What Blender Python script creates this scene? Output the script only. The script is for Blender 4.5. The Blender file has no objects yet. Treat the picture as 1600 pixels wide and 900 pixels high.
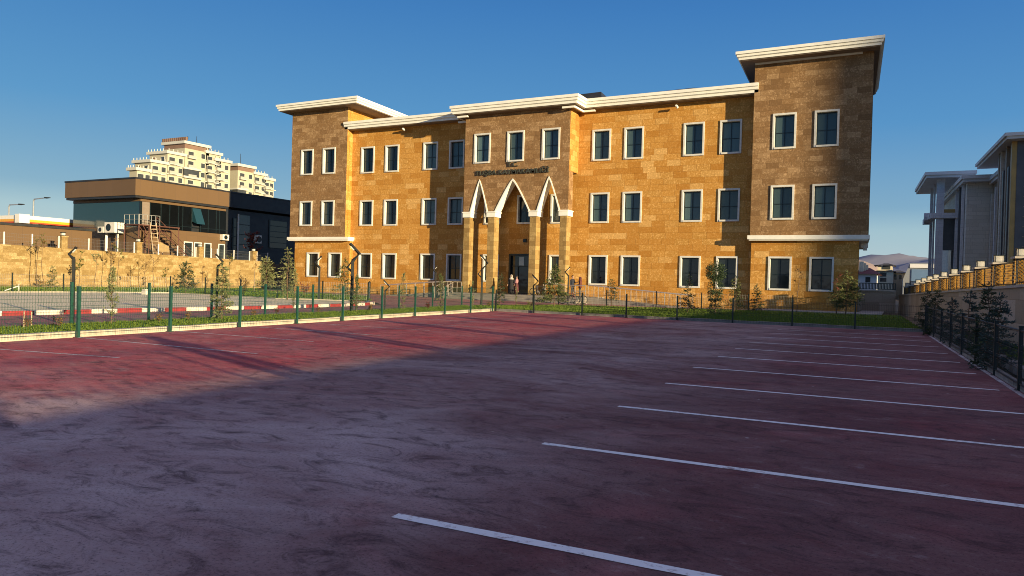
import bpy, bmesh, math, random
from math import sin, cos, pi, sqrt
from mathutils import Vector, Matrix
from mathutils.geometry import tessellate_polygon

random.seed(7)
SC = bpy.context.scene
COL = SC.collection
EYE = 1.65

# ------------------------------------------------------------------ camera
yaw, pitch, roll, FPX = math.radians(-27.56), math.radians(-0.53), math.radians(1.599), 1155.2
_f = Vector((sin(yaw)*cos(pitch), cos(yaw)*cos(pitch), sin(pitch)))
_r = Vector((cos(yaw), -sin(yaw), 0)); _u = _r.cross(_f)
_r2 = cos(roll)*_r + sin(roll)*_u; _u2 = -sin(roll)*_r + cos(roll)*_u
cam = bpy.data.cameras.new('camera'); camo = bpy.data.objects.new('camera', cam); COL.objects.link(camo)
cam.sensor_width = 36.0; cam.lens = FPX/1600*36.0; cam.clip_start = 0.1; cam.clip_end = 20000
m = Matrix((( _r2.x, _u2.x, -_f.x, 0), (_r2.y, _u2.y, -_f.y, 0), (_r2.z, _u2.z, -_f.z, EYE), (0, 0, 0, 1)))
camo.matrix_world = m
SC.camera = camo
EYEV = Vector((0, 0, EYE))
def ray(x, y): return _r2*((x-800)/FPX) - _u2*((y-450)/FPX) + _f
# surveying: where the sight line through a photo pixel meets a real plane
def at_y(x, y, Y): d = ray(x, y); return EYEV + d*(Y/d.y)
def at_x(x, y, X): d = ray(x, y); return EYEV + d*(X/d.x)
def at_z(x, y, Z=0.0): d = ray(x, y); return EYEV + d*((Z-EYE)/d.z)

# ------------------------------------------------------------------ light
SUN_EL = math.radians(7.8); SUN_ROT = math.radians(111.0)
sd = Vector((sin(SUN_ROT)*cos(SUN_EL), cos(SUN_ROT)*cos(SUN_EL), sin(SUN_EL)))
sl = bpy.data.lights.new('sun', 'SUN'); sl.energy = 5.0; sl.angle = math.radians(0.5); sl.color = (1.0, 0.79, 0.47)
so = bpy.data.objects.new('sun', sl); COL.objects.link(so); so.location = (60, -20, 40)
so.rotation_euler = (-sd).to_track_quat('-Z', 'Y').to_euler()
W = bpy.data.worlds.new('World'); SC.world = W; W.use_nodes = True
wn, wl = W.node_tree.nodes, W.node_tree.links
sky = wn.new('ShaderNodeTexSky'); sky.sky_type = 'NISHITA'; sky.sun_disc = False
sky.sun_elevation = SUN_EL; sky.sun_rotation = SUN_ROT; sky.air_density = 0.6; sky.dust_density = 0.0; sky.ozone_density = 4.5
# tone of the clear evening sky: one response curve per colour channel
sep = wn.new('ShaderNodeSeparateColor'); com = wn.new('ShaderNodeCombineColor'); wl.new(sky.outputs[0], sep.inputs[0])
for i, (k, g) in enumerate(((.2519, 1.435), (.1977, .77), (.4268, .20))):
    pw = wn.new('ShaderNodeMath'); pw.operation = 'POWER'; pw.inputs[1].default_value = g; wl.new(sep.outputs[i], pw.inputs[0])
    ml = wn.new('ShaderNodeMath'); ml.operation = 'MULTIPLY'; ml.inputs[1].default_value = k*4.5; wl.new(pw.outputs[0], ml.inputs[0]); wl.new(ml.outputs[0], com.inputs[i])
# brighter, greyer zenith added above the view to fill the shaded ground
tcw = wn.new('ShaderNodeTexCoord'); szw = wn.new('ShaderNodeSeparateXYZ'); wl.new(tcw.outputs['Generated'], szw.inputs[0])
mrw = wn.new('ShaderNodeMapRange'); mrw.interpolation_type = 'SMOOTHSTEP'; mrw.inputs[1].default_value = .42; mrw.inputs[2].default_value = .72; wl.new(szw.outputs[2], mrw.inputs[0])
mxw = wn.new('ShaderNodeMix'); mxw.data_type = 'RGBA'; mxw.inputs[7].default_value = (1.42, 1.42, 2.15, 1); wl.new(mrw.outputs[0], mxw.inputs[0]); # haze-paled band above the horizon
rw = wn.new('ShaderNodeValToRGB'); els = rw.color_ramp.elements
for i, (q, c) in enumerate(((0., (.56, .66, .65)), (.073, (.429, .610, .658)), (.10, (.258, .451, .597)), (.20, (.115, .335, .615)), (.34, (.060, .222, .528)), (.42, (.035, .150, .42)))):
    e = els[i] if i < 2 else els.new(q)
    e.position = q; e.color = (*c, 1)
wl.new(szw.outputs[2], rw.inputs[0])
scw = wn.new('ShaderNodeVectorMath'); scw.operation = 'SCALE'; scw.inputs['Scale'].default_value = 4.9; wl.new(rw.outputs[0], scw.inputs[0])
mhw = wn.new('ShaderNodeMix'); mhw.data_type = 'RGBA'; mhw.inputs[0].default_value = .75; wl.new(com.outputs[0], mhw.inputs[6]); wl.new(scw.outputs[0], mhw.inputs[7])
wl.new(mhw.outputs[2], mxw.inputs[6])
wl.new(mxw.outputs[2], wn['Background'].inputs[0])
wn['Background'].inputs[1].default_value = 0.10
vs = SC.view_settings; vs.view_transform = 'Standard'; vs.look = 'None'; vs.gamma = 1.0; vs.exposure = 1.0; vs.use_curve_mapping = False
SC.render.engine = 'CYCLES'
try:
    SC.cycles.use_denoising = True
    SC.cycles.pixel_filter_type = 'BLACKMAN_HARRIS'; SC.cycles.filter_width = 1.0
    SC.cycles.max_bounces = 6
    SC.cycles.transparent_max_bounces = 24
    SC.cycles.sample_clamp_indirect = 4.0
except Exception: pass

# ------------------------------------------------------------------ materials
MATS = {}
class NT:
    def __init__(s, name):
        s.m = bpy.data.materials.new(name); s.m.use_nodes = True
        s.t = s.m.node_tree; s.n = s.t.nodes; s.l = s.t.links; s.b = s.n['Principled BSDF']
        s.co = None
    def add(s, typ, **kw):
        n = s.n.new(typ)
        for k, v in kw.items(): setattr(n, k, v)
        return n
    def link(s, a, b): s.l.new(a, b)
    def coord(s, scale=(1, 1, 1), geo=False):
        if geo:
            g = s.add('ShaderNodeNewGeometry'); src = g.outputs['Position']
        else:
            g = s.add('ShaderNodeTexCoord'); src = g.outputs['Object']
        mp = s.add('ShaderNodeMapping'); mp.inputs['Scale'].default_value = scale
        s.link(src, mp.inputs['Vector']); return mp.outputs[0]
    def noise(s, vec, scale, detail=4, rough=0.55, dist=0.0):
        n = s.add('ShaderNodeTexNoise'); n.inputs['Scale'].default_value = scale; n.inputs['Detail'].default_value = detail
        n.inputs['Roughness'].default_value = rough; n.inputs['Distortion'].default_value = dist
        s.link(vec, n.inputs['Vector']); return n.outputs['Fac']
    def ramp(s, fac, stops):
        r = s.add('ShaderNodeValToRGB'); e = r.color_ramp.elements
        while len(e) < len(stops): e.new(0.5)
        for i, (p, c) in enumerate(stops):
            e[i].position = p; e[i].color = (c, c, c, 1) if isinstance(c, (int, float)) else (*c, 1)
        s.link(fac, r.inputs[0]); return r.outputs[0]
    def mix(s, a, b, fac, mode='MIX'):
        n = s.add('ShaderNodeMix', data_type='RGBA', blend_type=mode)
        for inp, v in ((n.inputs[6], a), (n.inputs[7], b), (n.inputs[0], fac)):
            if hasattr(v, 'is_linked') or hasattr(v, 'links'): s.link(v, inp)
            elif isinstance(v, (int, float)): inp.default_value = v if inp.type == 'VALUE' else (v, v, v, 1)
            else: inp.default_value = (*v, 1)
        return n.outputs[2]
    def bump(s, h, strength=0.3, dist=0.02):
        b = s.add('ShaderNodeBump'); b.inputs['Strength'].default_value = strength; b.inputs['Distance'].default_value = dist
        s.link(h, b.inputs['Height']); s.link(b.outputs[0], s.b.inputs['Normal'])
    def out(s, color=None, rough=None, metal=None, spec=None):
        for k, v in (('Base Color', color), ('Roughness', rough), ('Metallic', metal), ('Specular IOR Level', spec)):
            if v is None: continue
            if hasattr(v, 'links'): s.link(v, s.b.inputs[k])
            elif isinstance(v, (tuple, list)): s.b.inputs[k].default_value = (*v, 1)
            else: s.b.inputs[k].default_value = v
        return s.m

def plain(name, col, rough=0.6, var=0.25, scale=3.0, metal=0.0, spec=0.5, bump=0.0, bscale=20):
    t = NT(name); v = t.coord()
    n = t.noise(v, scale, 5, 0.6)
    lo = tuple(c*(1-var) for c in col); hi = tuple(min(1, c*(1+var*0.6)) for c in col)
    c = t.ramp(n, [(0.3, lo), (0.7, hi)])
    r = t.ramp(t.noise(v, scale*2.7, 3), [(0.3, max(0.05, rough-0.08)), (0.7, min(1, rough+0.08))])
    if bump: t.bump(t.noise(v, bscale, 4), bump, 0.01)
    return t.out(c, r, metal, spec)

def stone(name, cols, bw, bh, mortar, vein=0.35, mcol=None, fleck=None, joint=.5):
    """coursed ashlar cladding: u runs along the wall (x+y), v is height; every slab draws its own tone"""
    t = NT(name)
    tc = t.add('ShaderNodeNewGeometry'); pos = tc.outputs['Position']; sp = t.add('ShaderNodeSeparateXYZ'); t.link(pos, sp.inputs[0])
    def M_(op, a, b=None):
        n = t.add('ShaderNodeMath', operation=op)
        for i, q in enumerate((a, b)):
            if q is None: continue
            if hasattr(q, 'links'): t.link(q, n.inputs[i])
            else: n.inputs[i].default_value = q
        return n.outputs[0]
    u = M_('ADD', sp.outputs[0], sp.outputs[1]); vv = sp.outputs[2]
    row = M_('FLOOR', M_('DIVIDE', vv, bh)); fr_ = M_('SUBTRACT', M_('DIVIDE', vv, bh), row)
    wr = t.add('ShaderNodeTexWhiteNoise', noise_dimensions='1D'); t.link(row, wr.inputs['W'])
    cu = M_('ADD', M_('DIVIDE', u, bw), M_('MULTIPLY', wr.outputs['Value'], 7.3)); col = M_('FLOOR', cu); fc = M_('SUBTRACT', cu, col)
    cb = t.add('ShaderNodeCombineXYZ'); t.link(col, cb.inputs[0]); t.link(row, cb.inputs[1])
    wn_ = t.add('ShaderNodeTexWhiteNoise', noise_dimensions='2D'); t.link(cb.outputs[0], wn_.inputs['Vector'])
    n = len(cols); rp = t.ramp(wn_.outputs['Value'], [(i/(n-1), c) for i, c in enumerate(cols)])
    base = rp
    mid = cols[n//2]; fl = fleck or tuple(min(1, c*1.5+.03) for c in cols[-1])
    # travertine flecks, their amount different from slab to slab
    v1 = t.noise(pos, 7.0, 6, 0.72, 0.8)
    amt = M_('MULTIPLY', t.ramp(v1, [(0.50, 0.0), (0.66, vein)]), M_('ADD', M_('MULTIPLY', wn_.outputs['Value'], .9), .25))
    base = t.mix(base, fl, amt)
    v2 = t.noise(pos, 11.0, 6, 0.7, 0.4)
    base = t.mix(base, tuple(x*0.5 for x in cols[0]), t.ramp(v2, [(0.30, 0.6), (0.47, 0.0)]))
    v3 = t.noise(t.coord((1, 1, .25), geo=True), 0.5, 4, 0.55)
    base = t.mix(base, tuple(x*0.8 for x in mid), t.ramp(v3, [(0.45, 0.0), (0.75, 0.3)]))
    ju = M_('MULTIPLY', M_('MINIMUM', fc, M_('SUBTRACT', 1.0, fc)), bw); jv = M_('MULTIPLY', M_('MINIMUM', fr_, M_('SUBTRACT', 1.0, fr_)), bh)
    jd = M_('MINIMUM', ju, jv); jm = t.ramp(jd, [(mortar*.6, 1.0), (mortar*1.4, 0.0)])
    base = t.mix(base, mcol or tuple(x*0.45 for x in cols[0]), M_('MULTIPLY', jm, joint))
    hh = t.mix(M_('SUBTRACT', 1.0, jm), v2, 0.4); t.bump(hh, 0.4, 0.02)
    return t.out(base, t.ramp(v2, [(0.2, 0.62), (0.8, 0.88)]), 0, 0.25)

def leafmat(name, c1, c2, trans=0.25):
    t = NT(name)
    g = t.add('ShaderNodeNewGeometry')
    c = t.ramp(g.outputs['Random Per Island'], [(0.0, c1), (1.0, c2)])
    t.out(c, 0.6, 0, 0.2)
    tr = t.add('ShaderNodeBsdfTranslucent'); t.link(c, tr.inputs['Color'])
    mx = t.add('ShaderNodeMixShader'); mx.inputs[0].default_value = trans
    o = t.n['Material Output']; t.link(t.b.outputs[0], mx.inputs[1]); t.link(tr.outputs[0], mx.inputs[2]); t.link(mx.outputs[0], o.inputs[0])
    return t.m

M = MATS
M['ochre'] = stone('ochre_stone', [(.39, .172, .024), (.43, .20, .034), (.46, .225, .042), (.49, .245, .050), (.44, .225, .045), (.57, .34, .11)], 1.12, .50, .014, .9, None, None, .38)
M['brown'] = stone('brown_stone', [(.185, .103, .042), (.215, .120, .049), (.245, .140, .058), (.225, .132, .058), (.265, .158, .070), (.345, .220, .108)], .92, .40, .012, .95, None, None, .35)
M['pilaster'] = stone('pilaster_stone', [(.23, .145, .050), (.28, .185, .066), (.33, .225, .085), (.36, .25, .10)], .9, .40, .010, .6)
M['porch'] = stone('porch_stone', [(.33, .145, .026), (.40, .19, .038), (.46, .235, .05), (.52, .32, .10)], 1.0, .45, .012, .6)
M['cream'] = plain('cream_render', (.80, .80, .72), .7, .10, 1.5)
M['frame_stone'] = plain('pale_window_stone', (.62, .62, .57), .7, .16, 6, bump=.15)
M['soffit'] = plain('soffit_board', (.20, .16, .125), .75, .12, 2)
M['darkmetal'] = plain('dark_aluminium', (.012, .022, .026), .35, .3, 4, 0.3)
def glass(name, col, rough=0.06, wob=0.14):
    t = NT(name); v = t.coord()
    t.bump(t.noise(v, 0.9, 2), wob, 0.05)
    oi = t.add('ShaderNodeObjectInfo')
    c = t.mix(tuple(x*0.7 for x in col), tuple(x*1.5 for x in col), oi.outputs['Random'])
    return t.out(c, rough, 0, 0.5)
M['glass'] = glass('dark_glazing', (.014, .020, .022))
M['blind'] = glass('teal_blind_glazing', (.048, .080, .088), .14)
M['glassblue'] = glass('blue_facade_glass', (.012, .045, .062), .10, .03)
M['blackglass'] = plain('black_office_glass', (.004, .005, .006), .12, .2, 1, 0, .12)
M['letter'] = plain('brushed_letter_metal', (.075, .080, .060), .5, .2, 8, .3)
M['doorlight'] = plain('pale_door_panel', (.35, .45, .45), .3, .1, 3)
M['step'] = plain('grey_step_stone', (.24, .215, .18), .7, .25, 1.2, bump=.2)
M['steel'] = plain('stainless_rail', (.62, .56, .47), .35, .15, 5, .7)
M['greenpaint'] = plain('dark_green_paint', (.012, .062, .045), .4, .3, 9)
M['blackgreen'] = plain('black_green_paint', (.010, .018, .016), .45, .3, 9)
M['slate'] = plain('slate_lamp_paint', (.020, .022, .022), .75, .25, 6, .0, .25)
M['lens'] = plain('lamp_lens', (.55, .55, .5), .3, .1, 6)
M['whitepost'] = plain('white_post_paint', (.78, .76, .70), .5, .1, 6)
M['wire'] = plain('grey_wire', (.30, .31, .30), .5, .2, 6, .3)
M['bark'] = plain('bark', (.13, .085, .05), .9, .4, 12, bump=.4)
M['stake'] = plain('pale_stake_wood', (.48, .38, .25), .8, .3, 9)
M['rubber'] = plain('black_rubber', (.012, .012, .013), .75, .3, 9)
M['soil'] = plain('bed_soil', (.035, .030, .022), .95, .5, 3, bump=.6, bscale=8)
M['roofmetal'] = plain('dark_roof_metal', (.025, .028, .030), .45, .3, 1)
# ------------------------------------------------------------------ mesh building
class MB:
    def __init__(s): s.v = []; s.f = []; s.mi = []; s.mats = []
    def slot(s, m):
        if isinstance(m, str): m = M[m]
        if m not in s.mats: s.mats.append(m)
        return s.mats.index(m)
    def face(s, pts, m):
        i = len(s.v); s.v.extend([tuple(p) for p in pts]); s.f.append(tuple(range(i, i+len(pts)))); s.mi.append(s.slot(m))
    def box(s, x0, x1, y0, y1, z0, z1, m):
        s.hexa([(x0,y0,z0),(x1,y0,z0),(x1,y1,z0),(x0,y1,z0),(x0,y0,z1),(x1,y0,z1),(x1,y1,z1),(x0,y1,z1)], m)
    def hexa(s, p, m):
        i = len(s.v); k = s.slot(m); s.v.extend([tuple(q) for q in p])
        for f in ((3,2,1,0),(4,5,6,7),(0,1,5,4),(1,2,6,5),(2,3,7,6),(3,0,4,7)):
            s.f.append(tuple(i+a for a in f)); s.mi.append(k)
    def obox(s, a, b, w, z0, z1, m, z0b=None, z1b=None):
        """upright slab from a=(x,y) to b, width w centred on the line; end heights may differ"""
        a = Vector(a[:2]); b = Vector(b[:2]); d = (b-a).normalized(); n = Vector((-d.y, d.x))*(w/2)
        z0b = z0 if z0b is None else z0b; z1b = z1 if z1b is None else z1b
        q = [a-n, b-n, b+n, a+n]; zz0 = [z0, z0b, z0b, z0]; zz1 = [z1, z1b, z1b, z1]
        s.hexa([(q[i].x, q[i].y, zz0[i]) for i in range(4)] + [(q[i].x, q[i].y, zz1[i]) for i in range(4)], m)
    def rod(s, p, q, r0, r1=None, m='steel', n=6, cap=True):
        r1 = r0 if r1 is None else r1; p = Vector(p); q = Vector(q); d = q-p
        if d.length < 1e-6: return
        d.normalize(); a = d.orthogonal().normalized(); b = d.cross(a); i = len(s.v); k = s.slot(m)
        for c, r in ((p, r0), (q, r1)):
            for j in range(n):
                t = 2*pi*(j+0.5)/n; s.v.append(tuple(c + a*(r*cos(t)) + b*(r*sin(t))))
        for j in range(n):
            s.f.append((i+j, i+(j+1) % n, i+n+(j+1) % n, i+n+j)); s.mi.append(k)
        if cap:
            s.f.append(tuple(i+n-1-j for j in range(n))); s.mi.append(k); s.f.append(tuple(i+n+j for j in range(n))); s.mi.append(k)
    def path(s, pts, rs, m, n=6):
        """one continuous tapered tube through the points"""
        pts = [Vector(p) for p in pts]; k = s.slot(m); i = len(s.v)
        if not isinstance(rs, (list, tuple)): rs = [rs]*len(pts)
        ref = Vector((0.31, 0.17, 0.93))
        for j, p in enumerate(pts):
            d = (pts[min(j+1, len(pts)-1)] - pts[max(j-1, 0)]).normalized()
            a = d.cross(ref); a = a.normalized() if a.length > 1e-3 else d.orthogonal().normalized(); b = d.cross(a)
            for q in range(n):
                t = 2*pi*q/n; s.v.append(tuple(p + a*(rs[j]*cos(t)) + b*(rs[j]*sin(t))))
        for j in range(len(pts)-1):
            for q in range(n):
                s.f.append((i+j*n+q, i+j*n+(q+1) % n, i+(j+1)*n+(q+1) % n, i+(j+1)*n+q)); s.mi.append(k)
        s.f.append(tuple(i+n-1-q for q in range(n))); s.mi.append(k)
        e = i+(len(pts)-1)*n; s.f.append(tuple(e+q for q in range(n))); s.mi.append(k)
    def torus(s, c, axis, R, r, m, n=20, k=6):
        c = Vector(c); ax = Vector(axis).normalized(); a = ax.orthogonal().normalized(); b = ax.cross(a); i = len(s.v); mi = s.slot(m)
        for j in range(n):
            t = 2*pi*j/n; e = a*cos(t)+b*sin(t)
            for q in range(k):
                u = 2*pi*q/k; s.v.append(tuple(c + e*(R + r*cos(u)) + ax*(r*sin(u))))
        for j in range(n):
            for q in range(k):
                s.f.append((i+j*k+q, i+((j+1) % n)*k+q, i+((j+1) % n)*k+(q+1) % k, i+j*k+(q+1) % k)); s.mi.append(mi)
    def prism_y(s, poly, y0, y1, m, mside=None):
        """polygon of (x,z) points extruded along y"""
        i = len(s.v); n = len(poly); k = s.slot(m); ks = s.slot(mside or m)
        s.v.extend((x, y0, z) for x, z in poly); s.v.extend((x, y1, z) for x, z in poly)
        for t in tessellate_polygon([[Vector((x, z, 0)) for x, z in poly]]):
            s.f.append(tuple(i+a for a in t)); s.mi.append(k); s.f.append(tuple(i+n+a for a in reversed(t))); s.mi.append(k)
        for j in range(n):
            s.f.append((i+j, i+(j+1) % n, i+n+(j+1) % n, i+n+j)); s.mi.append(ks)
    def prism_z(s, poly, z0, z1, m):
        i = len(s.v); n = len(poly); k = s.slot(m)
        s.v.extend((x, y, z0) for x, y in poly); s.v.extend((x, y, z1) for x, y in poly)
        for t in tessellate_polygon([[Vector((x, y, 0)) for x, y in poly]]):
            s.f.append(tuple(i+a for a in t)); s.mi.append(k); s.f.append(tuple(i+n+a for a in reversed(t))); s.mi.append(k)
        for j in range(n):
            s.f.append((i+j, i+(j+1) % n, i+n+(j+1) % n, i+n+j)); s.mi.append(k)
    def wall_y(s, x0, x1, z0, z1, y, holes, depth, m):
        """wall sheet facing -y with rectangular openings and reveals of the given depth"""
        xs = sorted({x0, x1, *[h[0] for h in holes], *[h[1] for h in holes]}); zs = sorted({z0, z1, *[h[2] for h in holes], *[h[3] for h in holes]})
        xs = [x for x in xs if x0 <= x <= x1]; zs = [z for z in zs if z0 <= z <= z1]
        for a, b in zip(xs, xs[1:]):
            for c, d in zip(zs, zs[1:]):
                cx, cz = (a+b)/2, (c+d)/2
                if any(h[0] < cx < h[1] and h[2] < cz < h[3] for h in holes): continue
                s.face([(a,y,c),(b,y,c),(b,y,d),(a,y,d)], m)
        for h in holes:
            a, b, c, d = h
            s.face([(a,y,c),(a,y,d),(a,y+depth,d),(a,y+depth,c)], m); s.face([(b,y,d),(b,y,c),(b,y+depth,c),(b,y+depth,d)], m)
            s.face([(a,y,c),(a,y+depth,c),(b,y+depth,c),(b,y,c)], m); s.face([(a,y,d),(b,y,d),(b,y+depth,d),(a,y+depth,d)], m)
    def wall_x(s, y0, y1, z0, z1, x, holes, depth, m, sign=1):
        """wall sheet facing +x (sign=1) or -x; reveals go inward"""
        t = MB(); t.wall_y(y0, y1, z0, z1, 0.0, holes, depth, m)
        i = len(s.v); s.v.extend((x - sign*v[1], v[0], v[2]) for v in t.v)
        for f in t.f: s.f.append(tuple(i+a for a in (f if sign > 0 else reversed(f)))); s.mi.append(s.slot(m))
    def build(s, name, parent=None, smooth=False, origin=None, local=False):
        me = bpy.data.meshes.new(name); o = bpy.data.objects.new(name, me)
        off = Vector() if local else Vector(origin) if origin is not None else (parent_loc(parent) if parent else Vector())
        me.from_pydata([(v[0]-off.x, v[1]-off.y, v[2]-off.z) for v in s.v], [], s.f)
        for mt in s.mats: me.materials.append(mt)
        me.polygons.foreach_set('material_index', s.mi)
        if smooth: me.polygons.foreach_set('use_smooth', [True]*len(me.polygons))
        me.update(); COL.objects.link(o)
        if parent: o.parent = parent
        if origin is not None: o.location = off - (parent_loc(parent) if parent else Vector())
        return o
def parent_loc(o):
    v = Vector()
    while o: v += o.location; o = o.parent
    return v
def tag(o, label=None, cat=None, group=None, kind=None):
    if label: o['label'] = label
    if cat: o['category'] = cat
    if group: o['group'] = group
    if kind: o['kind'] = kind
    return o
def thing(name, loc, label, cat, group=None):
    o = bpy.data.objects.new(name, None); COL.objects.link(o); o.location = loc; o.empty_display_size = 0.3
    return tag(o, label, cat, group)
def kids(o): return [c for c in bpy.data.objects if c.parent == o]
def dup_tree(o, parent=None, loc=None, rz=None):
    c = o.copy(); COL.objects.link(c); c.parent = parent
    if loc is not None: c.location = loc
    if rz is not None: c.rotation_euler = (0, 0, rz)
    for ch in o.children: dup_tree(ch, c)
    return c
def struct(mb, name): return tag(mb.build(name), kind='structure')

# ------------------------------------------------------------------ ground, lot, roads, lawns
def lerp(a, b, t): return a+(b-a)*t
def fence_x(y): return lerp(-17.35, -19.3, (y-8)/(34.8-8))        # left edge of the lot
def road_x(y): return lerp(-20.9, -23.7, (y-10)/28)               # near edge of the service road
def right_x(y): return lerp(1.95, 1.12, (y-15)/20)                 # right edge of the lot
YB = 35.1

# earth sheet
t = NT('dry_earth'); v = t.coord(geo=True)
n1 = t.noise(v, .02, 6); n2 = t.noise(v, .6, 5)
c = t.mix(t.ramp(n1, [(.3, (.17, .13, .085)), (.7, (.24, .19, .13))]), (.09, .10, .045), t.ramp(n2, [(.5, 0.), (.7, .5)]))
M['earth'] = t.out(c, .95, 0, .1)
g = MB(); S = 9000
g.face([(-S,-S,-.06),(S,-S,-.06),(S,S,-.06),(-S,S,-.06)], 'earth'); struct(g, 'ground')

# maroon resin coating, dusty and worn
t = NT('maroon_lot_coating'); v = t.coord(geo=True)
vs_ = t.coord((.55, .85, 1), geo=True)
n_big = t.noise(v, .10, 4, .5); n_sw = t.noise(vs_, .62, 10, .70, .7); n_sw2 = t.noise(vs_, 1.7, 8, .7, 1.0); n_f = t.noise(v, 38, 6, .8); n_m = t.noise(v, 5.5, 6, .7)
sp = t.add('ShaderNodeSeparateXYZ'); t.link(v, sp.inputs[0])
def mrange(src, a, b, lo, hi):
    n = t.add('ShaderNodeMapRange'); n.interpolation_type = 'SMOOTHSTEP'
    n.inputs[1].default_value = a; n.inputs[2].default_value = b; n.inputs[3].default_value = lo; n.inputs[4].default_value = hi; t.link(src, n.inputs[0]); return n.outputs[0]
def mul(a, b):
    n = t.add('ShaderNodeMath', operation='MULTIPLY'); t.link(a, n.inputs[0])
    if hasattr(b, 'links'): t.link(b, n.inputs[1])
    else: n.inputs[1].default_value = b
    return n.outputs[0]
base = t.ramp(n_big, [(.32, (.105, .034, .038)), (.52, (.155, .041, .045)), (.70, (.24, .045, .050))])
base = t.mix(base, (.085, .036, .041), t.ramp(n_sw2, [(.33, .55), (.53, 0.)]))
base = t.mix(base, (.30, .062, .072), t.ramp(t.noise(vs_, .9, 5, .6, .8), [(.55, 0.), (.70, .5)]))
# sunlit red painted into the coat where the sun reaches the left bays
sun_red = mul(mrange(sp.outputs[0], -8.2, -10.5, 0., 1.), mrange(sp.outputs[1], 4.2, 6.5, 0., 1.))
base = t.mix(base, t.mix((.50, .048, .062), (.38, .075, .085), t.ramp(n_sw2, [(.4, 0.), (.6, 1.)])), mul(sun_red, t.ramp(n_m, [(.30, .55), (.6, .95)])))
dust = t.mix((.50, .385, .375), (.60, .475, .43), t.noise(v, .3, 3))
# dust lies where cars turn, thinner in the right hand bays and over the painted sunlit red
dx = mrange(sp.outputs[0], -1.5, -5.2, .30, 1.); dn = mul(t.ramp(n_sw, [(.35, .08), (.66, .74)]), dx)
df_ = t.add('ShaderNodeMath', operation='SUBTRACT'); df_.inputs[0].default_value = 1.0; t.link(mul(sun_red, .66), df_.inputs[1])
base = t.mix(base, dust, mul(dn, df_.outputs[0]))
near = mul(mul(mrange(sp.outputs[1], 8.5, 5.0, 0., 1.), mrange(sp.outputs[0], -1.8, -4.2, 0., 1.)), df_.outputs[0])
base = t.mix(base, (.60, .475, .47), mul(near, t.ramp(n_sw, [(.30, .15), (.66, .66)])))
base = t.mix(base, (.52, .43, .38), mul(t.ramp(n_sw2, [(.58, 0.), (.76, .5)]), dx))
# hairline cracks
vo = t.add('ShaderNodeTexVoronoi', feature='DISTANCE_TO_EDGE'); vo.inputs['Scale'].default_value = .22
wn_ = t.add('ShaderNodeTexNoise'); wn_.inputs['Scale'].default_value = .9; wn_.inputs['Detail'].default_value = 5; t.link(v, wn_.inputs['Vector'])
va = t.add('ShaderNodeVectorMath', operation='ADD'); t.link(v, va.inputs[0])
vm = t.add('ShaderNodeVectorMath', operation='SCALE'); vm.inputs['Scale'].default_value = 1.6; t.link(wn_.outputs['Color'], vm.inputs[0]); t.link(vm.outputs[0], va.inputs[1]); t.link(va.outputs[0], vo.inputs['Vector'])
crk = t.ramp(vo.outputs['Distance'], [(0., 1.), (.006, 0.)])
crm = t.add('ShaderNodeMath', operation='MULTIPLY'); t.link(crk, crm.inputs[0]); t.link(t.ramp(n_big, [(.60, 0.), (.66, .6)]), crm.inputs[1])
base = t.mix(base, (.045, .018, .022), crm.outputs[0])
base = t.mix(base, (.022, .010, .014), t.ramp(n_f, [(.34, .75), (.48, 0.)]))
n_st = t.noise(t.coord((.75, 1.35, 1), geo=True), 2.2, 12, .80, 1.2)
base = t.mix(base, (.045, .020, .026), t.ramp(n_st, [(.36, .75), (.50, 0.)]))
base = t.mix(base, (.50, .43, .41), t.ramp(n_st, [(.56, 0.), (.74, .42)]))
base = t.mix(base, (.42, .34, .30), t.ramp(n_f, [(.60, 0.), (.74, .5)]))
sp1 = t.add('ShaderNodeTexVoronoi'); sp1.inputs['Scale'].default_value = 1.1; sp1.inputs['Randomness'].default_value = 1.0; t.link(v, sp1.inputs['Vector'])
base = t.mix(base, (.55, .50, .45), t.ramp(sp1.outputs['Distance'], [(.018, .8), (.030, 0.)]))
hb = t.mix(n_f, n_m, .45); t.bump(hb, .8, .02)
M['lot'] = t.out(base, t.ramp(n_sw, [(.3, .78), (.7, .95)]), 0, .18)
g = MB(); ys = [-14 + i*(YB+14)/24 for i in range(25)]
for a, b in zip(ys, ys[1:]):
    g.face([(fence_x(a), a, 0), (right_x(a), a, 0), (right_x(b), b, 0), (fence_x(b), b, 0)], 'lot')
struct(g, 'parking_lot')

# painted bay lines, worn at the edges
def linemat(name, lo, hi, wear):
    t = NT(name); v = t.coord(geo=True)
    n = t.noise(v, 14, 6, .7); n2 = t.noise(v, 1.2, 3)
    w = t.mix(n, n2, .35)
    t.bump(t.noise(v, 26, 5, .75), .5, .01)
    c = t.mix((hi, hi, hi*.98), (lo*1.25, lo*.8, lo*.8), t.ramp(w, [(wear, 0.), (wear+.12, .85)]))
    return t.out(c, .7, 0, .3)
M['line'] = linemat('white_line_paint', .22, .86, .52)
M['linefaint'] = linemat('faint_line_paint', .20, .66, .42)
def pline(a, b, w, m):
    mb = MB(); a = Vector(a); b = Vector(b); d = (b-a); L = d.length; d.normalize(); n = Vector((-d.y, d.x))*w/2
    k = max(2, int(L/.25)); pr = None
    for i in range(k+1):
        p = a+d*(L*i/k); e0 = 1+random.uniform(-.09, .09); e1 = 1+random.uniform(-.09, .09)
        cur = (p-n*e0, p+n*e1)
        if pr: mb.face([(pr[0].x,pr[0].y,.004),(cur[0].x,cur[0].y,.004),(cur[1].x,cur[1].y,.004),(pr[1].x,pr[1].y,.004)], m)
        pr = cur
    return struct(mb, 'parking_line')
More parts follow.
